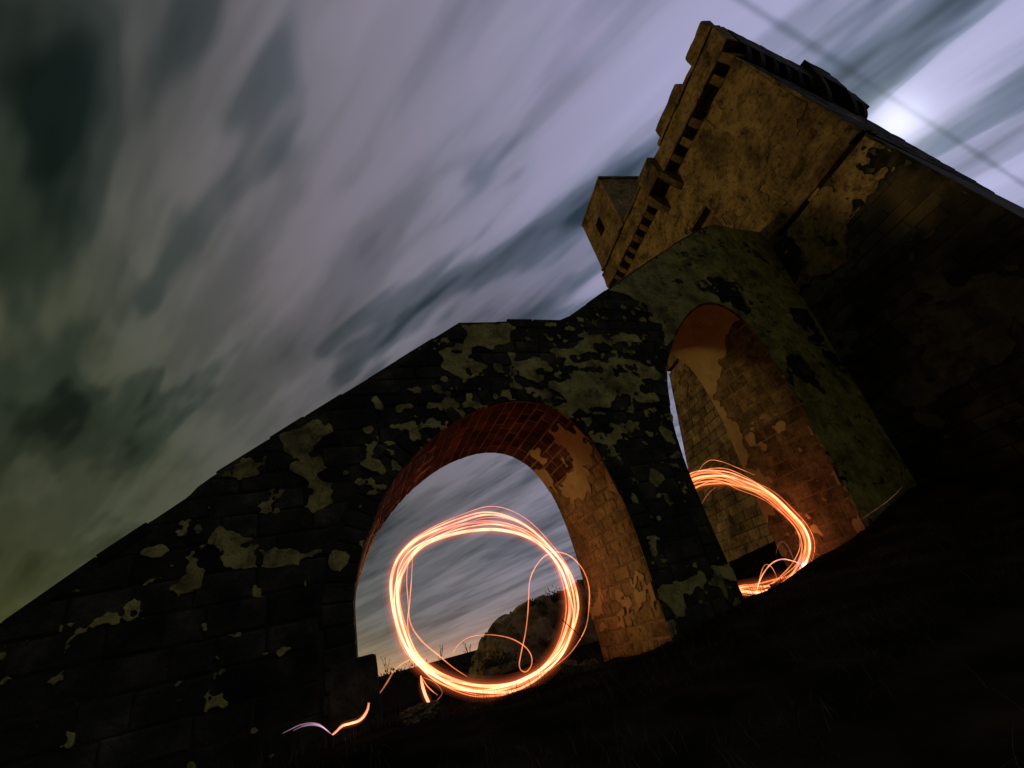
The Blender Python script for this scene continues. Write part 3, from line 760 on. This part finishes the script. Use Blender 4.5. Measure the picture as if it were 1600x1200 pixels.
def skip_up(a, b, z, z1):
    if b > DS0 - 0.02 and a < DS1 + 0.02 and z < DZ1 + 0.02: return True
    if abs((a + b) / 2 - 1.75) < 0.45 and abs((z + z1) / 2 - 13.6) < 0.4: return True      # stones fallen out by the corner
    return all(cov2(a + (b - a) * i, z + (z1 - z) * j) for i in (0.05, 0.5, 0.95) for j in (0.05, 0.5, 0.95))
lay(FA, LA, GR1, 14.02, 0.26, 0.36, skip_up, items_u)
sheet('tower_plaster', us2, vs2, P_up, FA, 0.04, 'tower_plaster', tower, relief=0.018, seed=301)
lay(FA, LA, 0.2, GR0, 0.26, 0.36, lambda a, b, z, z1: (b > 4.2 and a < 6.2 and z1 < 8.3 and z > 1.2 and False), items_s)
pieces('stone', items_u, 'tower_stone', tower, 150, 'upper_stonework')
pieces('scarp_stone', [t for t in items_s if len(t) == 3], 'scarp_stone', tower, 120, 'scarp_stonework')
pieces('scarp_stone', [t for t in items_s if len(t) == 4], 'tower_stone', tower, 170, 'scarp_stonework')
us3 = np.arange(0.0, LA + 0.01, 0.06); vs3 = np.arange(0.5, 8.34, 0.06); U3, V3 = np.meshgrid(us3, vs3, indexing='ij')
P_lo = (fbm(U3, V3, 1.5, 221, 4) - 0.60) * 3 + (fbm(U3, V3, 0.4, 227, 4) - 0.5) * 1.2 + np.clip((V3 - 6.5) * 0.12, -0.2, 0.3)
P_lo[(U3 < 0.06) | (U3 > LA - 0.06)] = -1
P_hi = np.where(V3 > 6.6 + (fbm(U3, V3, 0.8, 240, 3) - 0.5) * 2.4, (fbm(U3, V3, 0.9, 241, 4) - 0.56) * 3 + (fbm(U3, V3, 0.3, 247, 3) - 0.5) * 1.4, -1.0)
P_hi[(U3 < 0.06) | (U3 > LA - 0.06)] = -1
P_lo = np.where((P_hi > -0.15) | (U3 > 6.2 + (fbm(U3, V3, 0.6, 251, 3) - 0.5)), -1.0, P_lo)
sheet('scarp_plaster', us3, vs3, P_lo, FA, 0.04, 'shaded_plaster', tower, relief=0.014, seed=311)  # coat in the stair's shadow, shade painted by the darker material
sheet('scarp_plaster', us3, vs3, P_hi, FA, 0.045, 'tower_plaster', tower, relief=0.014, seed=312)  # paler coat near the top, where the lit part is put in by colour
itb = []
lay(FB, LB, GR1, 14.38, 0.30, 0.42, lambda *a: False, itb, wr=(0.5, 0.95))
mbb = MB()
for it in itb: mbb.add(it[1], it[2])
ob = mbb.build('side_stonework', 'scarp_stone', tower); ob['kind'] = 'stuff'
# corbels under the parapet
def corbel(m, s, w_, zt_, ht, proj, parent, name='corbel', mat='tower_stone'):
    """quarter-round stone bracket"""
    prof = [(0, 0), (0, -ht)] + [(proj * math.sin(t) , -ht * (0.98 * math.cos(t) ** 0.8 * 0.62 + 0.0) - 0.0 if False else -ht * (1 - math.sin(t) ** 2) * 0.9 - 0.10 * ht * (1 - math.sin(t))) for t in np.linspace(0.15, 1.35, 6)] + [(proj, 0)]
    v = []; f = []; n = len(prof)
    for sgn in (-1, 1):
        for (h, z_) in prof: v.append(m(s + sgn * w_ / 2, zt_ + z_, h - 0.02 if h > 0 else -0.40))
    f.append(tuple(range(n))[::-1]); f.append(tuple(range(n, 2 * n)))
    for i in range(n): f.append((i, (i + 1) % n, n + (i + 1) % n, n + i))
    return mesh_obj(name, v, f, mat, parent)
ZC = 14.40; rr0 = random.Random(9)
s = 0.12
missing = {2}
k = 0
while s < LA:
    if not (4.25 < s < 5.75) and k not in missing: corbel(FA, s + rr0.uniform(-0.04, 0.04), rr0.uniform(0.24, 0.36), ZC, rr0.uniform(0.36, 0.5), rr0.uniform(0.27, 0.36), tower)
    s += 0.72 if s < 4.5 else 0.66; k += 1
s = 0.5
while s < LB:
    if not (4.5 < s < 6.3): corbel(FB, s, 0.26, ZC, 0.50, 0.36, tower, mat='scarp_stone')
    s += 0.72
# parapet: band, shadow groove, coping course, merlons
PO, PI_ = 0.36, -0.12
rough_box('parapet', FA, -PO, LA + PO, ZC, 15.36, PI_, PO, 'tower_plaster', tower, cut=0.2, amp=0.045)
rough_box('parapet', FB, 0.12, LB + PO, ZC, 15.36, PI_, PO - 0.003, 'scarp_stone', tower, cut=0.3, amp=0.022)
FC, FD = face_map(1, 2, LB), face_map(3, 2, LA)
rough_box('parapet', FC, 0.12, LB + PO, ZC, 15.36, PI_, PO - 0.003, 'tower_stone', tower, cut=0.5, amp=0.022)
rough_box('parapet', FD, 0.12, LA - 0.12, ZC, 15.36, PI_, PO - 0.006, 'tower_stone', tower, cut=0.5, amp=0.022)
rough_box('parapet_groove', FA, -PO + 0.1, LA + PO - 0.1, 15.34, 15.50, PI_ + 0.02, PO - 0.12, 'scarp_stone', tower, cut=0.4, amp=0.02)
rough_box('coping', FA, -PO + 0.06, 3.95, 15.48, 15.66, PI_, PO - 0.02, 'tower_plaster', tower, cut=0.22, amp=0.035)
for (a, b, zt_) in ((-0.22, 1.02, 16.22), (1.82, 3.72, 16.18)):
    rough_box('merlon', FA, a, b, 15.64, zt_, PI_ + 0.02, PO - 0.05, 'tower_plaster', tower, cut=0.22, amp=0.04, bev=0.06)
rough_box('coping', FA, 5.6, 7.9, 15.48, 15.66, PI_, PO - 0.03, 'tower_stone', tower, cut=0.22, amp=0.035)
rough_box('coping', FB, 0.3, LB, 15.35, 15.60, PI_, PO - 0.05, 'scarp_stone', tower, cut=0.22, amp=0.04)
for (a, b, zt_) in ((5.4, 6.9, 15.85),):
    rough_box('merlon', FB, a, b, 15.58, zt_, PI_ + 0.02, PO - 0.08, 'scarp_stone', tower, cut=0.25, amp=0.04, bev=0.06)
# machicolation box over the door, on two long brackets
def machicolation(m, s0, s1, mat, pr=0.22):
    bx = rough_box('machicolation', m, s0, s1, 14.36, 15.42, PO - 0.05, PO + pr, mat, tower, cut=0.22, amp=0.025, bev=0.04)
    for s_ in (s0 + 0.02, s1 - 0.02): corbel(m, s_, 0.28, 14.34, 1.05, PO + pr, tower, 'bracket', mat)
    for k in range(3):
        a = s0 + 0.05 + k * (s1 - s0 - 0.1) / 3
        rough_box('coping_slab', m, a, a + (s1 - s0 - 0.1) / 3 - 0.01, 15.40, 15.52, PO - 0.02, PO + pr + 0.02, mat, tower, cut=0.3, amp=0.012, bev=0.02)
machicolation(FA, 4.42, 5.62, 'tower_stone')
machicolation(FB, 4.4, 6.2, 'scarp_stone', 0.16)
# sentry box standing on the parapet
SB0, SB1 = 7.95, 11.1
def shell(m, s0, s1, z0, z1, h0, h1, win):
    (w0, w1, y0, y1) = win
    mb = MB()
    def P(a, b, c, d, h): mb.add([m(a, c, h), m(b, c, h), m(b, d, h), m(a, d, h)], [(0, 1, 2, 3)])
    P(s0, w0, z0, z1, h1); P(w1, s1, z0, z1, h1); P(w0, w1, z0, y0, h1); P(w0, w1, y1, z1, h1)
    for (a, b) in (((w0, y0), (w0, y1)), ((w0, y1), (w1, y1)), ((w1, y1), (w1, y0)), ((w1, y0), (w0, y0))):
        mb.add([m(*a, h1), m(*b, h1), m(*b, h1 - 0.3), m(*a, h1 - 0.3)], [(0, 1, 2, 3)])
    P(s0, s1, z0, z1, h0)
    for s_ in (s0, s1): mb.add([m(s_, z0, h0), m(s_, z0, h1), m(s_, z1, h1), m(s_, z1, h0)], [(0, 1, 2, 3)])
    mb.add([m(s0, z1, h0), m(s1, z1, h0), m(s1, z1, h1), m(s0, z1, h1)], [(0, 1, 2, 3)])
    return mb
sb = shell(FA, SB0, SB1, 15.4, 19.0, -1.9, PO - 0.02, (9.35, 9.95, 16.8, 17.75)).build('sentry_box', 'tower_plaster', tower)
v, f = box_m(FA, 9.35, 9.95, 16.8, 17.75, PO - 0.45, PO - 0.33); mesh_obj('window_void', v, f, 'dark', sb)
rough_box('roof_slab', FA, SB0 - 0.06, SB1 + 0.05, 18.98, 19.14, -1.95, PO + 0.03, 'tower_plaster', sb, cut=0.3, amp=0.02)
for k in range(3):
    rough_box('string_course', FA, SB0 + 0.0 + k * 1.06, SB0 + 1.04 + k * 1.06, 15.40, 15.58, 0.1, PO + 0.06, 'tower_stone', sb, cut=0.3, amp=0.02)

# ------------------------------------------------------------------ fire trails
def tube(name, pts, rad, mat, parent, sides=6, closed=False, taper=False):
    n = len(pts); pts = [Vector(p) for p in pts]; v = []; f = []
    t0 = (pts[1] - pts[0]).normalized(); up = t0.orthogonal().normalized()
    for i in range(n):
        a = pts[(i - 1) % n] if (closed or i > 0) else pts[0]; b = pts[(i + 1) % n] if (closed or i < n - 1) else pts[-1]
        t = (b - a).normalized(); up = (up - t * up.dot(t)).normalized(); s_ = t.cross(up)
        r = rad
        if taper: r = rad * min(1.0, 0.25 + 1.6 * min(i, n - 1 - i) / n * 2)
        for k in range(sides):
            an = 2 * math.pi * k / sides; v.append(pts[i] + (up * math.cos(an) + s_ * math.sin(an)) * r)
    for i in range(n if closed else n - 1):
        j = (i + 1) % n
        for k in range(sides): f.append((i * sides + k, j * sides + k, j * sides + (k + 1) % sides, i * sides + (k + 1) % sides))
    if not closed: f.append(tuple(range(sides))[::-1]); f.append(tuple((n - 1) * sides + k for k in range(sides)))
    return mesh_obj(name, v, f, mat, parent, True)
def px_path(P, Y, dyamp=0.0, ph=0.0, closed=False, step=0.025):
    W3 = []
    for i, (a, b) in enumerate(P):
        yy = Y + dyamp * math.sin(2 * math.pi * i / max(1, len(P)) + ph); W3.append(tuple(on_y(a, b, yy)))
    return catmull(W3, step, closed)
zz = lambda *p: zt(0.375, 400, 780, p)
zr = lambda *p: zt(0.25, 1000, 680, p)
RA = zz((565,390),(580,500),(620,620),(690,700),(790,770),(900,805),(1000,808),(1100,785),(1200,720),(1290,620),(1332,480),(1326,380),(1290,280),(1220,190),(1130,110),(1040,70),(950,62),(850,90),(740,130),(660,170),(600,230),(570,310))
RB = zz((590,420),(605,520),(650,640),(720,710),(800,750),(900,775),(1010,775),(1110,745),(1200,690),(1270,600),(1310,480),(1305,380),(1270,280),(1200,200),(1110,150),(1000,128),(880,135),(760,165),(680,205),(640,250),(615,300),(600,340))
rr = random.Random(21)
ring1 = thing('fire_ring', 'large glowing ring of fire trails hanging in the left arch', 'light trail')
YR = 7.5
for k in range(11):
    t = [0, 1, 0.85, 0.15, 0.5, 1.05, -0.05, 0.95, 0.3, 0.7, 1.0][k]
    c, d, e, g_ = [rr.uniform(0, 6.28) for _ in range(4)]
    pts = []
    for i, (a, b) in enumerate(zip(RA, RB)):
        th = 2 * math.pi * i / len(RA)
        ox = 5.0 * math.sin(th + c) + 4.2 * math.sin(2 * th + d) + 2.4 * math.sin(3 * th + e); oy = 5.0 * math.sin(th + e) + 4.2 * math.sin(2 * th + g_) + 2.4 * math.sin(3 * th + c)
        if k < 2: ox *= 0.35; oy *= 0.35
        pts.append((a[0] * (1 - t) + b[0] * t + ox, a[1] * (1 - t) + b[1] * t + oy))
    tube('strand', px_path(pts, YR, 0.12, c, True), [0.015, 0.019, 0.010, 0.011, 0.006, 0.010, 0.006, 0.009, 0.005, 0.006, 0.009][k], ['flame_hot', 'flame_hot', 'flame', 'flame_hot', 'flame', 'flame_hot', 'flame', 'flame', 'flame', 'flame', 'flame_hot'][k], ring1, closed=True)
    if k in (0, 1, 3, 5, 7):
        for r_ in HALO: tube('halo', px_path(pts, YR, 0.12, c, True, 0.08), r_, 'halo_%g' % r_, ring1, sides=8, closed=True)
tube('strand', px_path(zz((636,250),(628,330),(634,430),(645,520),(690,590),(760,650),(820,700),(880,740)), YR - 0.1, 0.05), 0.009, 'flame', ring1, taper=True)
tube('strand', px_path(zz((652,240),(648,330),(640,430),(632,520),(650,600),(700,680),(760,740)), YR + 0.1, 0.05), 0.008, 'flame', ring1, taper=True)
mid = [((a[0] + b[0]) / 2, (a[1] + b[1]) / 2) for a, b in zip(RA, RB)]
loop = thing('fire_loop', 'thin looping fire trail dangling inside the right half of the large ring', 'light trail')
tube('strand', px_path(zz((820,640),(850,600),(900,572),(980,565),(1060,580),(1118,612),(1146,650),(1148,690),(1128,718),(1106,714),(1097,690),(1105,640),(1122,560),(1132,480),(1136,410),(1140,345),(1160,290),(1200,240),(1250,220),(1310,238),(1360,290),(1386,360),(1388,440),(1372,540),(1310,640),(1220,715)), 6.85, 0.08), 0.008, 'flame', loop, taper=True)
hook = thing('fire_hook', 'short bright fire hook under the ring, lower left of it', 'light trail')
tube('strand', px_path(zz((687,735),(692,770),(705,815),(722,850),(735,864)), 6.8), 0.018, 'flame_hot', hook, taper=True)
tube('strand', px_path(zz((735,864),(755,838),(775,812),(770,790),(740,760),(694,742)), 6.82), 0.006, 'flame_dim', hook, taper=True)
tube('strand', px_path(zz((690,742),(715,780),(745,808),(758,816)), 6.84), 0.006, 'flame', hook, taper=True)
arc = thing('fire_arc', 'faint pinkish arc of light leaving the foot of the ring towards the left pier', 'light trail')
tube('strand', px_path(zz((700,690),(660,668),(615,682),(575,716),(545,765),(515,810),(490,845)), 6.6), 0.010, 'flame_dim', arc, taper=True)
zig = thing('fire_zigzag', 'small zigzag light trail in the dark in front of the left pier', 'light trail')
ZP = zz((470,848),(466,872),(452,900),(430,922),(395,934),(360,944),(338,964),(318,982))
for k_, (ox_, r_, m_) in enumerate(((0, 0.009, 'flame_hot'), (1.2, 0.007, 'flame_hot'), (-1.2, 0.006, 'flame'))):
    tube('strand', px_path([(a + ox_, b + ox_ * 0.4) for a, b in ZP], 5.6), r_, m_, zig, taper=True)
for r_ in HALO[:2]: tube('halo', px_path(ZP, 5.6), r_ * 0.6, 'halo_%g' % r_, zig, sides=8, taper=True)
for k_, P_ in enumerate((zz((318,982),(290,958),(265,942),(235,935)), zz((300,966),(268,940),(230,932),(185,940),(150,956),(110,976)), zz((312,978),(275,950),(235,941),(190,948),(155,965)), zz((306,972),(272,946),(232,937),(188,944)))):
    tube('strand', px_path(P_, 5.6), 0.005, 'flame_pale', zig, taper=True)
for r_ in HALO[:3]: tube('halo', px_path(zz((687,735),(692,770),(705,815),(722,850),(735,864)), 6.8), r_ * 0.7, 'halo_%g' % r_, hook, sides=8, taper=True)
# right-hand ring, passing behind the middle pier
ring2 = thing('fire_ring', 'orange ring of fire trails in the right arch, half hidden by the middle pier', 'light trail')
B2 = zr((330,290),(500,262),(640,300),(800,372),(925,480),(1015,585),(1046,690),(1015,800),(945,885),(850,935),(740,962),(650,960))
W0 = [tuple(on_y(a, b, 7.15)) for a, b in B2]
back = [(6.52, 7.15, -0.10), (6.22, 7.15, 0.35), (6.12, 7.15, 0.95), (6.30, 7.15, 1.55)]
for k in range(13):
    c, d, e = [rr.uniform(0, 6.28) for _ in range(3)]; off = rr.uniform(-0.24, 0.16) if k else 0
    cx, cz = 7.45, 0.82; pts = []
    base = W0 + back
    for i, p in enumerate(base):
        th = math.atan2(p[2] - cz, p[0] - cx); o_ = off * (1 if i < 12 else 0.4) * (0.45 + 0.55 * max(0, math.sin(th))) + 0.05 * math.sin(2 * th + c) + 0.02 * math.sin(5 * th + d)
        pts.append((p[0] + math.cos(th) * o_, p[1] + 0.1 * math.sin(th + d), p[2] + math.sin(th) * o_))
    tube('strand', catmull(pts, 0.05, True), [0.018, 0.016, 0.014, 0.012, 0.010, 0.008, 0.007, 0.007, 0.009, 0.006, 0.006, 0.012, 0.008][k], 'flame_hot' if k in (0, 3) else 'flame', ring2, closed=True)
    if k in (0, 1, 2, 4):
        for r_ in HALO: tube('halo', catmull(pts, 0.08, True), r_, 'halo_%g' % r_, ring2, sides=8, closed=True)
tube('strand', px_path(zr((355,260),(372,215),(405,175),(450,155),(520,168),(600,200),(720,250)), 7.1), 0.006, 'flame', ring2, taper=True)
tube('strand', px_path(zr((385,432),(410,388),(440,352),(475,325)), 7.1), 0.005, 'flame_dim', ring2, taper=True)
spk = thing('fire_arc', 'bright orange arc springing from the spark at the foot of the right ring', 'light trail')
tube('strand', px_path(zr((1025,812),(960,788),(890,775),(825,800),(772,862),(740,932),(725,1005)), 6.75), 0.010, 'flame_hot', spk, taper=True)
tube('strand', px_path(zr((742,935),(752,880),(768,830),(788,808),(820,822),(846,865),(860,905)), 6.75), 0.007, 'flame', spk, taper=True)
tube('strand', px_path(zr((850,745),(860,700),(880,668),(908,674),(938,722),(962,790),(965,845)), 6.75), 0.004, 'flame_faint', spk, taper=True)
bm = bmesh.new(); bmesh.ops.create_icosphere(bm, subdivisions=2, radius=0.045); me = bpy.data.meshes.new('spark'); bm.to_mesh(me); bm.free(); me.materials.append(MAT['spark'])
o = bpy.data.objects.new('spark', me); COL.objects.link(o); o.location = on_y(1257, 884, 6.72); o.parent = spk
for r_, st_ in ((0.07, 0.12), (0.11, 0.06), (0.17, 0.03)):
    MAT['spark_halo_%g' % r_] = halo_mat('spark_halo_%g' % r_, (0.85, 0.35, 0.75), st_)
    bm = bmesh.new(); bmesh.ops.create_icosphere(bm, subdivisions=3, radius=r_); me = bpy.data.meshes.new('halo'); bm.to_mesh(me); bm.free(); me.materials.append(MAT['spark_halo_%g' % r_])
    o = bpy.data.objects.new('halo', me); COL.objects.link(o); o.location = on_y(1257, 884, 6.72); o.parent = spk
st = tube('spark_trail', px_path(zr((1380,530),(1450,480),(1530,425),(1600,365),(1640,320)), 5.6), 0.003, 'flame_faint', None, taper=True)
tag(st, 'hair-thin reddish spark streak to the right of the right arch foot', 'light trail')

# ------------------------------------------------------------------ rock outcrop, boulders, plants
def rock(name, c, sc, seed, sub, amp, mat='rock'):
    bm = bmesh.new(); bmesh.ops.create_icosphere(bm, subdivisions=sub, radius=1.0)
    off = Vector((seed * 3.1, seed * 1.7, seed * 0.9))
    for v in bm.verts:
        n = v.co.normalized(); d = 1 + amp * mn.fractal(n * 1.6 + off, 0.8, 2.1, 6) + amp * 0.55 * (mn.cell(n * 3.2 + off) - 0.5) + amp * 0.35 * (mn.cell(n * 7.5 + off) - 0.5) - amp * 0.5 * abs(mn.noise(n * 4.0 + off))
        sq = max(abs(n.x), abs(n.y), abs(n.z)) ** -0.45
        v.co = Vector((n.x * sc[0], n.y * sc[1], n.z * sc[2])) * d * sq
    me = bpy.data.meshes.new(name); bm.to_mesh(me); bm.free(); me.materials.append(MAT[mat])
    o = bpy.data.objects.new(name, me); COL.objects.link(o); o.location = c; return o
PX = [4.3, 4.75, 5.1, 5.45, 5.9, 6.5, 7.1, 7.7, 8.3, 9.1, 10.2, 11.5, 13.0, 14.2, 15.0]
PH = [-1.3, -0.35, 0.05, 0.55, 0.80, 0.98, 1.08, 1.20, 1.14, 1.25, 1.5, 1.6, 1.3, 0.2, -1.3]
rv = []; xs_ = np.linspace(4.2, 15.1, 150); ts_ = np.linspace(0, 1, 60)
for x in xs_:
    top_ = float(np.interp(x + 0.35 * mn.noise(Vector((x * 1.3, 2.0, 0))), PX, PH))
    for t in ts_:
        y = 17.0 + 4.5 * t
        pr = smooth(0.0, 0.30, t) * (1 - smooth(0.55, 1.0, t)); pr = 0.65 * pr + 0.35 * math.floor(pr * 5) / 5.0      # ledges
        zb = gz(x, y) - 0.25; z = zb + (max(top_, zb) - zb) * pr
        p = Vector((x, y, z)); rd = mn.noise_vector(p * 1.4) * 0.20 + mn.noise_vector(p * 3.7) * 0.10 + mn.noise_vector(p * 9.0) * 0.04
        crack = abs(mn.noise(Vector((x * 1.1, y * 1.1, z * 2.2)))); rd.z -= 0.22 * max(0, 0.18 - crack) / 0.18 * pr
        rv.append(p + rd)
nt_ = len(ts_)
rf = [(i * nt_ + j, (i + 1) * nt_ + j, (i + 1) * nt_ + j + 1, i * nt_ + j + 1) for i in range(len(xs_) - 1) for j in range(nt_ - 1)]
tag(mesh_obj('rock_outcrop', rv, rf, 'rock'), 'craggy brown rock outcrop on the skyline inside the left arch', 'rock')
bould = [(on_y(890, 1040, 6.5), 0.10, 'small rounded boulder at the foot of the left arch, nearest the ring'), (on_y(920, 1040, 6.3), 0.11, 'small boulder beside the right jamb foot of the left arch'),
         (on_y(655, 1112, 5.9), 0.17, 'flat pale boulder on the ground below the left side of the ring'), (on_y(1216, 920, 6.3), 0.14, 'dark boulder hiding the bottom of the right ring')]
for i, (p, r_, lab) in enumerate(bould):
    b = rock('boulder', (p.x, p.y, p.z - r_ * 0.1), (r_ * 1.25, r_, r_ * (0.75 if i != 2 else 0.5)), 11 + i, 4, 0.25, 'jamb_stone' if i < 3 else 'rock'); tag(b, lab, 'boulder', 'boulders at the arch feet')
def blade(mb, base, h, lean, az, w_, seg=4):
    d = Vector((math.cos(az), math.sin(az), 0)); sd = Vector((-d.y, d.x, 0)); v = []
    for i in range(seg + 1):
        t = i / seg; p = Vector(base) + d * lean * t * t + Vector((0, 0, h * (t - 0.18 * t * t * lean / max(h, .01))))
        ww = w_ * (1 - t * 0.9); v += [p - sd * ww, p + sd * ww]
    mb.add(v, [(2 * i, 2 * i + 1, 2 * i + 3, 2 * i + 2) for i in range(seg)])
mb = MB(); rg = random.Random(5)
for _ in range(9000):
    x, y = rg.uniform(-4, 11), rg.uniform(0.7, 5.9)
    if math.hypot(x, y) < 0.9 or (x > 9.6 and y > 1): continue
    if mn.noise(Vector((x * 0.8, y * 0.8, 2))) < -0.05: continue
    tall = rg.random() < 0.05
    blade(mb, (x, y, gz(x, y) - 0.02), rg.uniform(0.06, 0.18) * (2.0 if tall else 1), rg.uniform(0.03, 0.14), rg.uniform(0, 6.28), rg.uniform(0.002, 0.004))
for _ in range(1500):
    x = rg.uniform(-4, 11.2); y = 5.95 - abs(rg.gauss(0, 0.13))
    blade(mb, (x, y, gz(x, y) - 0.02), rg.uniform(0.08, 0.30), rg.uniform(0.03, 0.18), rg.uniform(0, 6.28), rg.uniform(0.002, 0.004))
g = mb.build('grass', 'dry_grass'); g['kind'] = 'stuff'; g['label'] = 'dark dry grass on the slope in front of the arches'; g['category'] = 'grass'
mb = MB()
for _ in range(3500):
    x, y = rg.uniform(-3, 16), rg.uniform(8.6, 24)
    if x > 10.8 and y < 16: continue
    if mn.noise(Vector((x * 0.5, y * 0.5, 7))) < -0.1: continue
    blade(mb, (x, y, gz(x, y) - 0.02), rg.uniform(0.06, 0.22), rg.uniform(0.03, 0.15), rg.uniform(0, 6.28), rg.uniform(0.004, 0.008))
g = mb.build('scrub', 'dry_grass'); g['kind'] = 'stuff'; g['label'] = 'low dry scrub on the ground beyond the arches'; g['category'] = 'scrub'
def dry_plant(p, h, n, lab):
    t = thing('dry_plant', lab, 'plant', 'dry stalks on the skyline'); t.location = p
    for k in range(n):
        az = rg.uniform(0, 6.28); ln = rg.uniform(0.05, 0.35) * h; hh = h * rg.uniform(0.6, 1.0)
        pts = [Vector((math.cos(az) * ln * q * q, math.sin(az) * ln * q * q, hh * q)) for q in (0, 0.25, 0.5, 0.75, 1.0)]
        s_ = tube('stem', pts, 0.008 * h, 'dry_grass', t, sides=4)
        mbx = MB()
        for q in range(9):
            u_ = rg.uniform(0.45, 1.0); b_ = Vector((math.cos(az) * ln * u_ * u_, math.sin(az) * ln * u_ * u_, hh * u_)); blade(mbx, b_, 0.07 * h, 0.09 * h, rg.uniform(0, 6.28), 0.016 * h, 2)
        mbx.build('seed_head', 'dry_grass', s_)
for (a, b, Y, h, n, lab) in ((604, 1052, 12, 0.55, 3, 'lone dry stalk on the skyline beside the left jamb'), (648, 1046, 13, 0.45, 5, 'dry stalks on the skyline left of the ring'),
                             (690, 1042, 13, 0.6, 6, 'dry stalks behind the lower left of the ring'), (735, 1036, 15, 0.7, 7, 'spiky dry bush at the left foot of the rock outcrop')):
    p = on_y(a, b, Y); dry_plant((p.x, p.y, p.z - 0.12), h, n, lab)
def shrub(p, sx, sz, n, lab, name='shrub'):
    t = thing(name, lab, 'shrub', 'dark shrubs on the skyline'); mbx = MB()
    for _ in range(n):
        a = Vector((rg.gauss(0, 0.4), rg.gauss(0, 0.4), abs(rg.gauss(0, 0.45)))); q = Vector((a.x * sx, a.y * sx, a.z * sz))
        blade(mbx, Vector(p) + q, 0.09, 0.08, rg.uniform(0, 6.28), 0.022, 2)
    mbx.build('foliage', 'dry_grass', t)
    for k in range(5): tube('branch', [Vector(p) - Vector((0, 0, 0.1)), Vector(p) + Vector((rg.uniform(-.3, .3) * sx, rg.uniform(-.3, .3) * sx, sz * 0.5))], 0.012, 'dry_grass', t, sides=4)
for (a, b, Y, sx, sz, n, lab) in ((866, 938, 18.6, 0.55, 0.40, 500, 'dark shrub crowning the rock outcrop'), (835, 945, 18.4, 0.4, 0.25, 300, 'small tuft on the rock outcrop beside the crowning shrub'),
                                  (620, 1056, 15, 0.9, 0.28, 400, 'low dark shrub on the skyline nearest the left jamb'), (705, 1045, 16, 1.0, 0.3, 400, 'low dark shrub on the skyline under the ring'), (780, 1035, 17, 0.9, 0.35, 400, 'low dark shrub at the left edge of the rock outcrop')):
    p = on_y(a, b, Y); shrub((p.x, p.y, p.z - 0.1), sx, sz, n, lab)
twig = tube('twig', [on_y(878, 968, 6.4), on_y(900, 988, 6.42), on_y(922, 1012, 6.4), on_y(942, 1036, 6.42)], 0.006, 'dry_grass', None, sides=5)
tag(twig, 'thin dark twig leaning across the lower right of the large ring', 'twig')
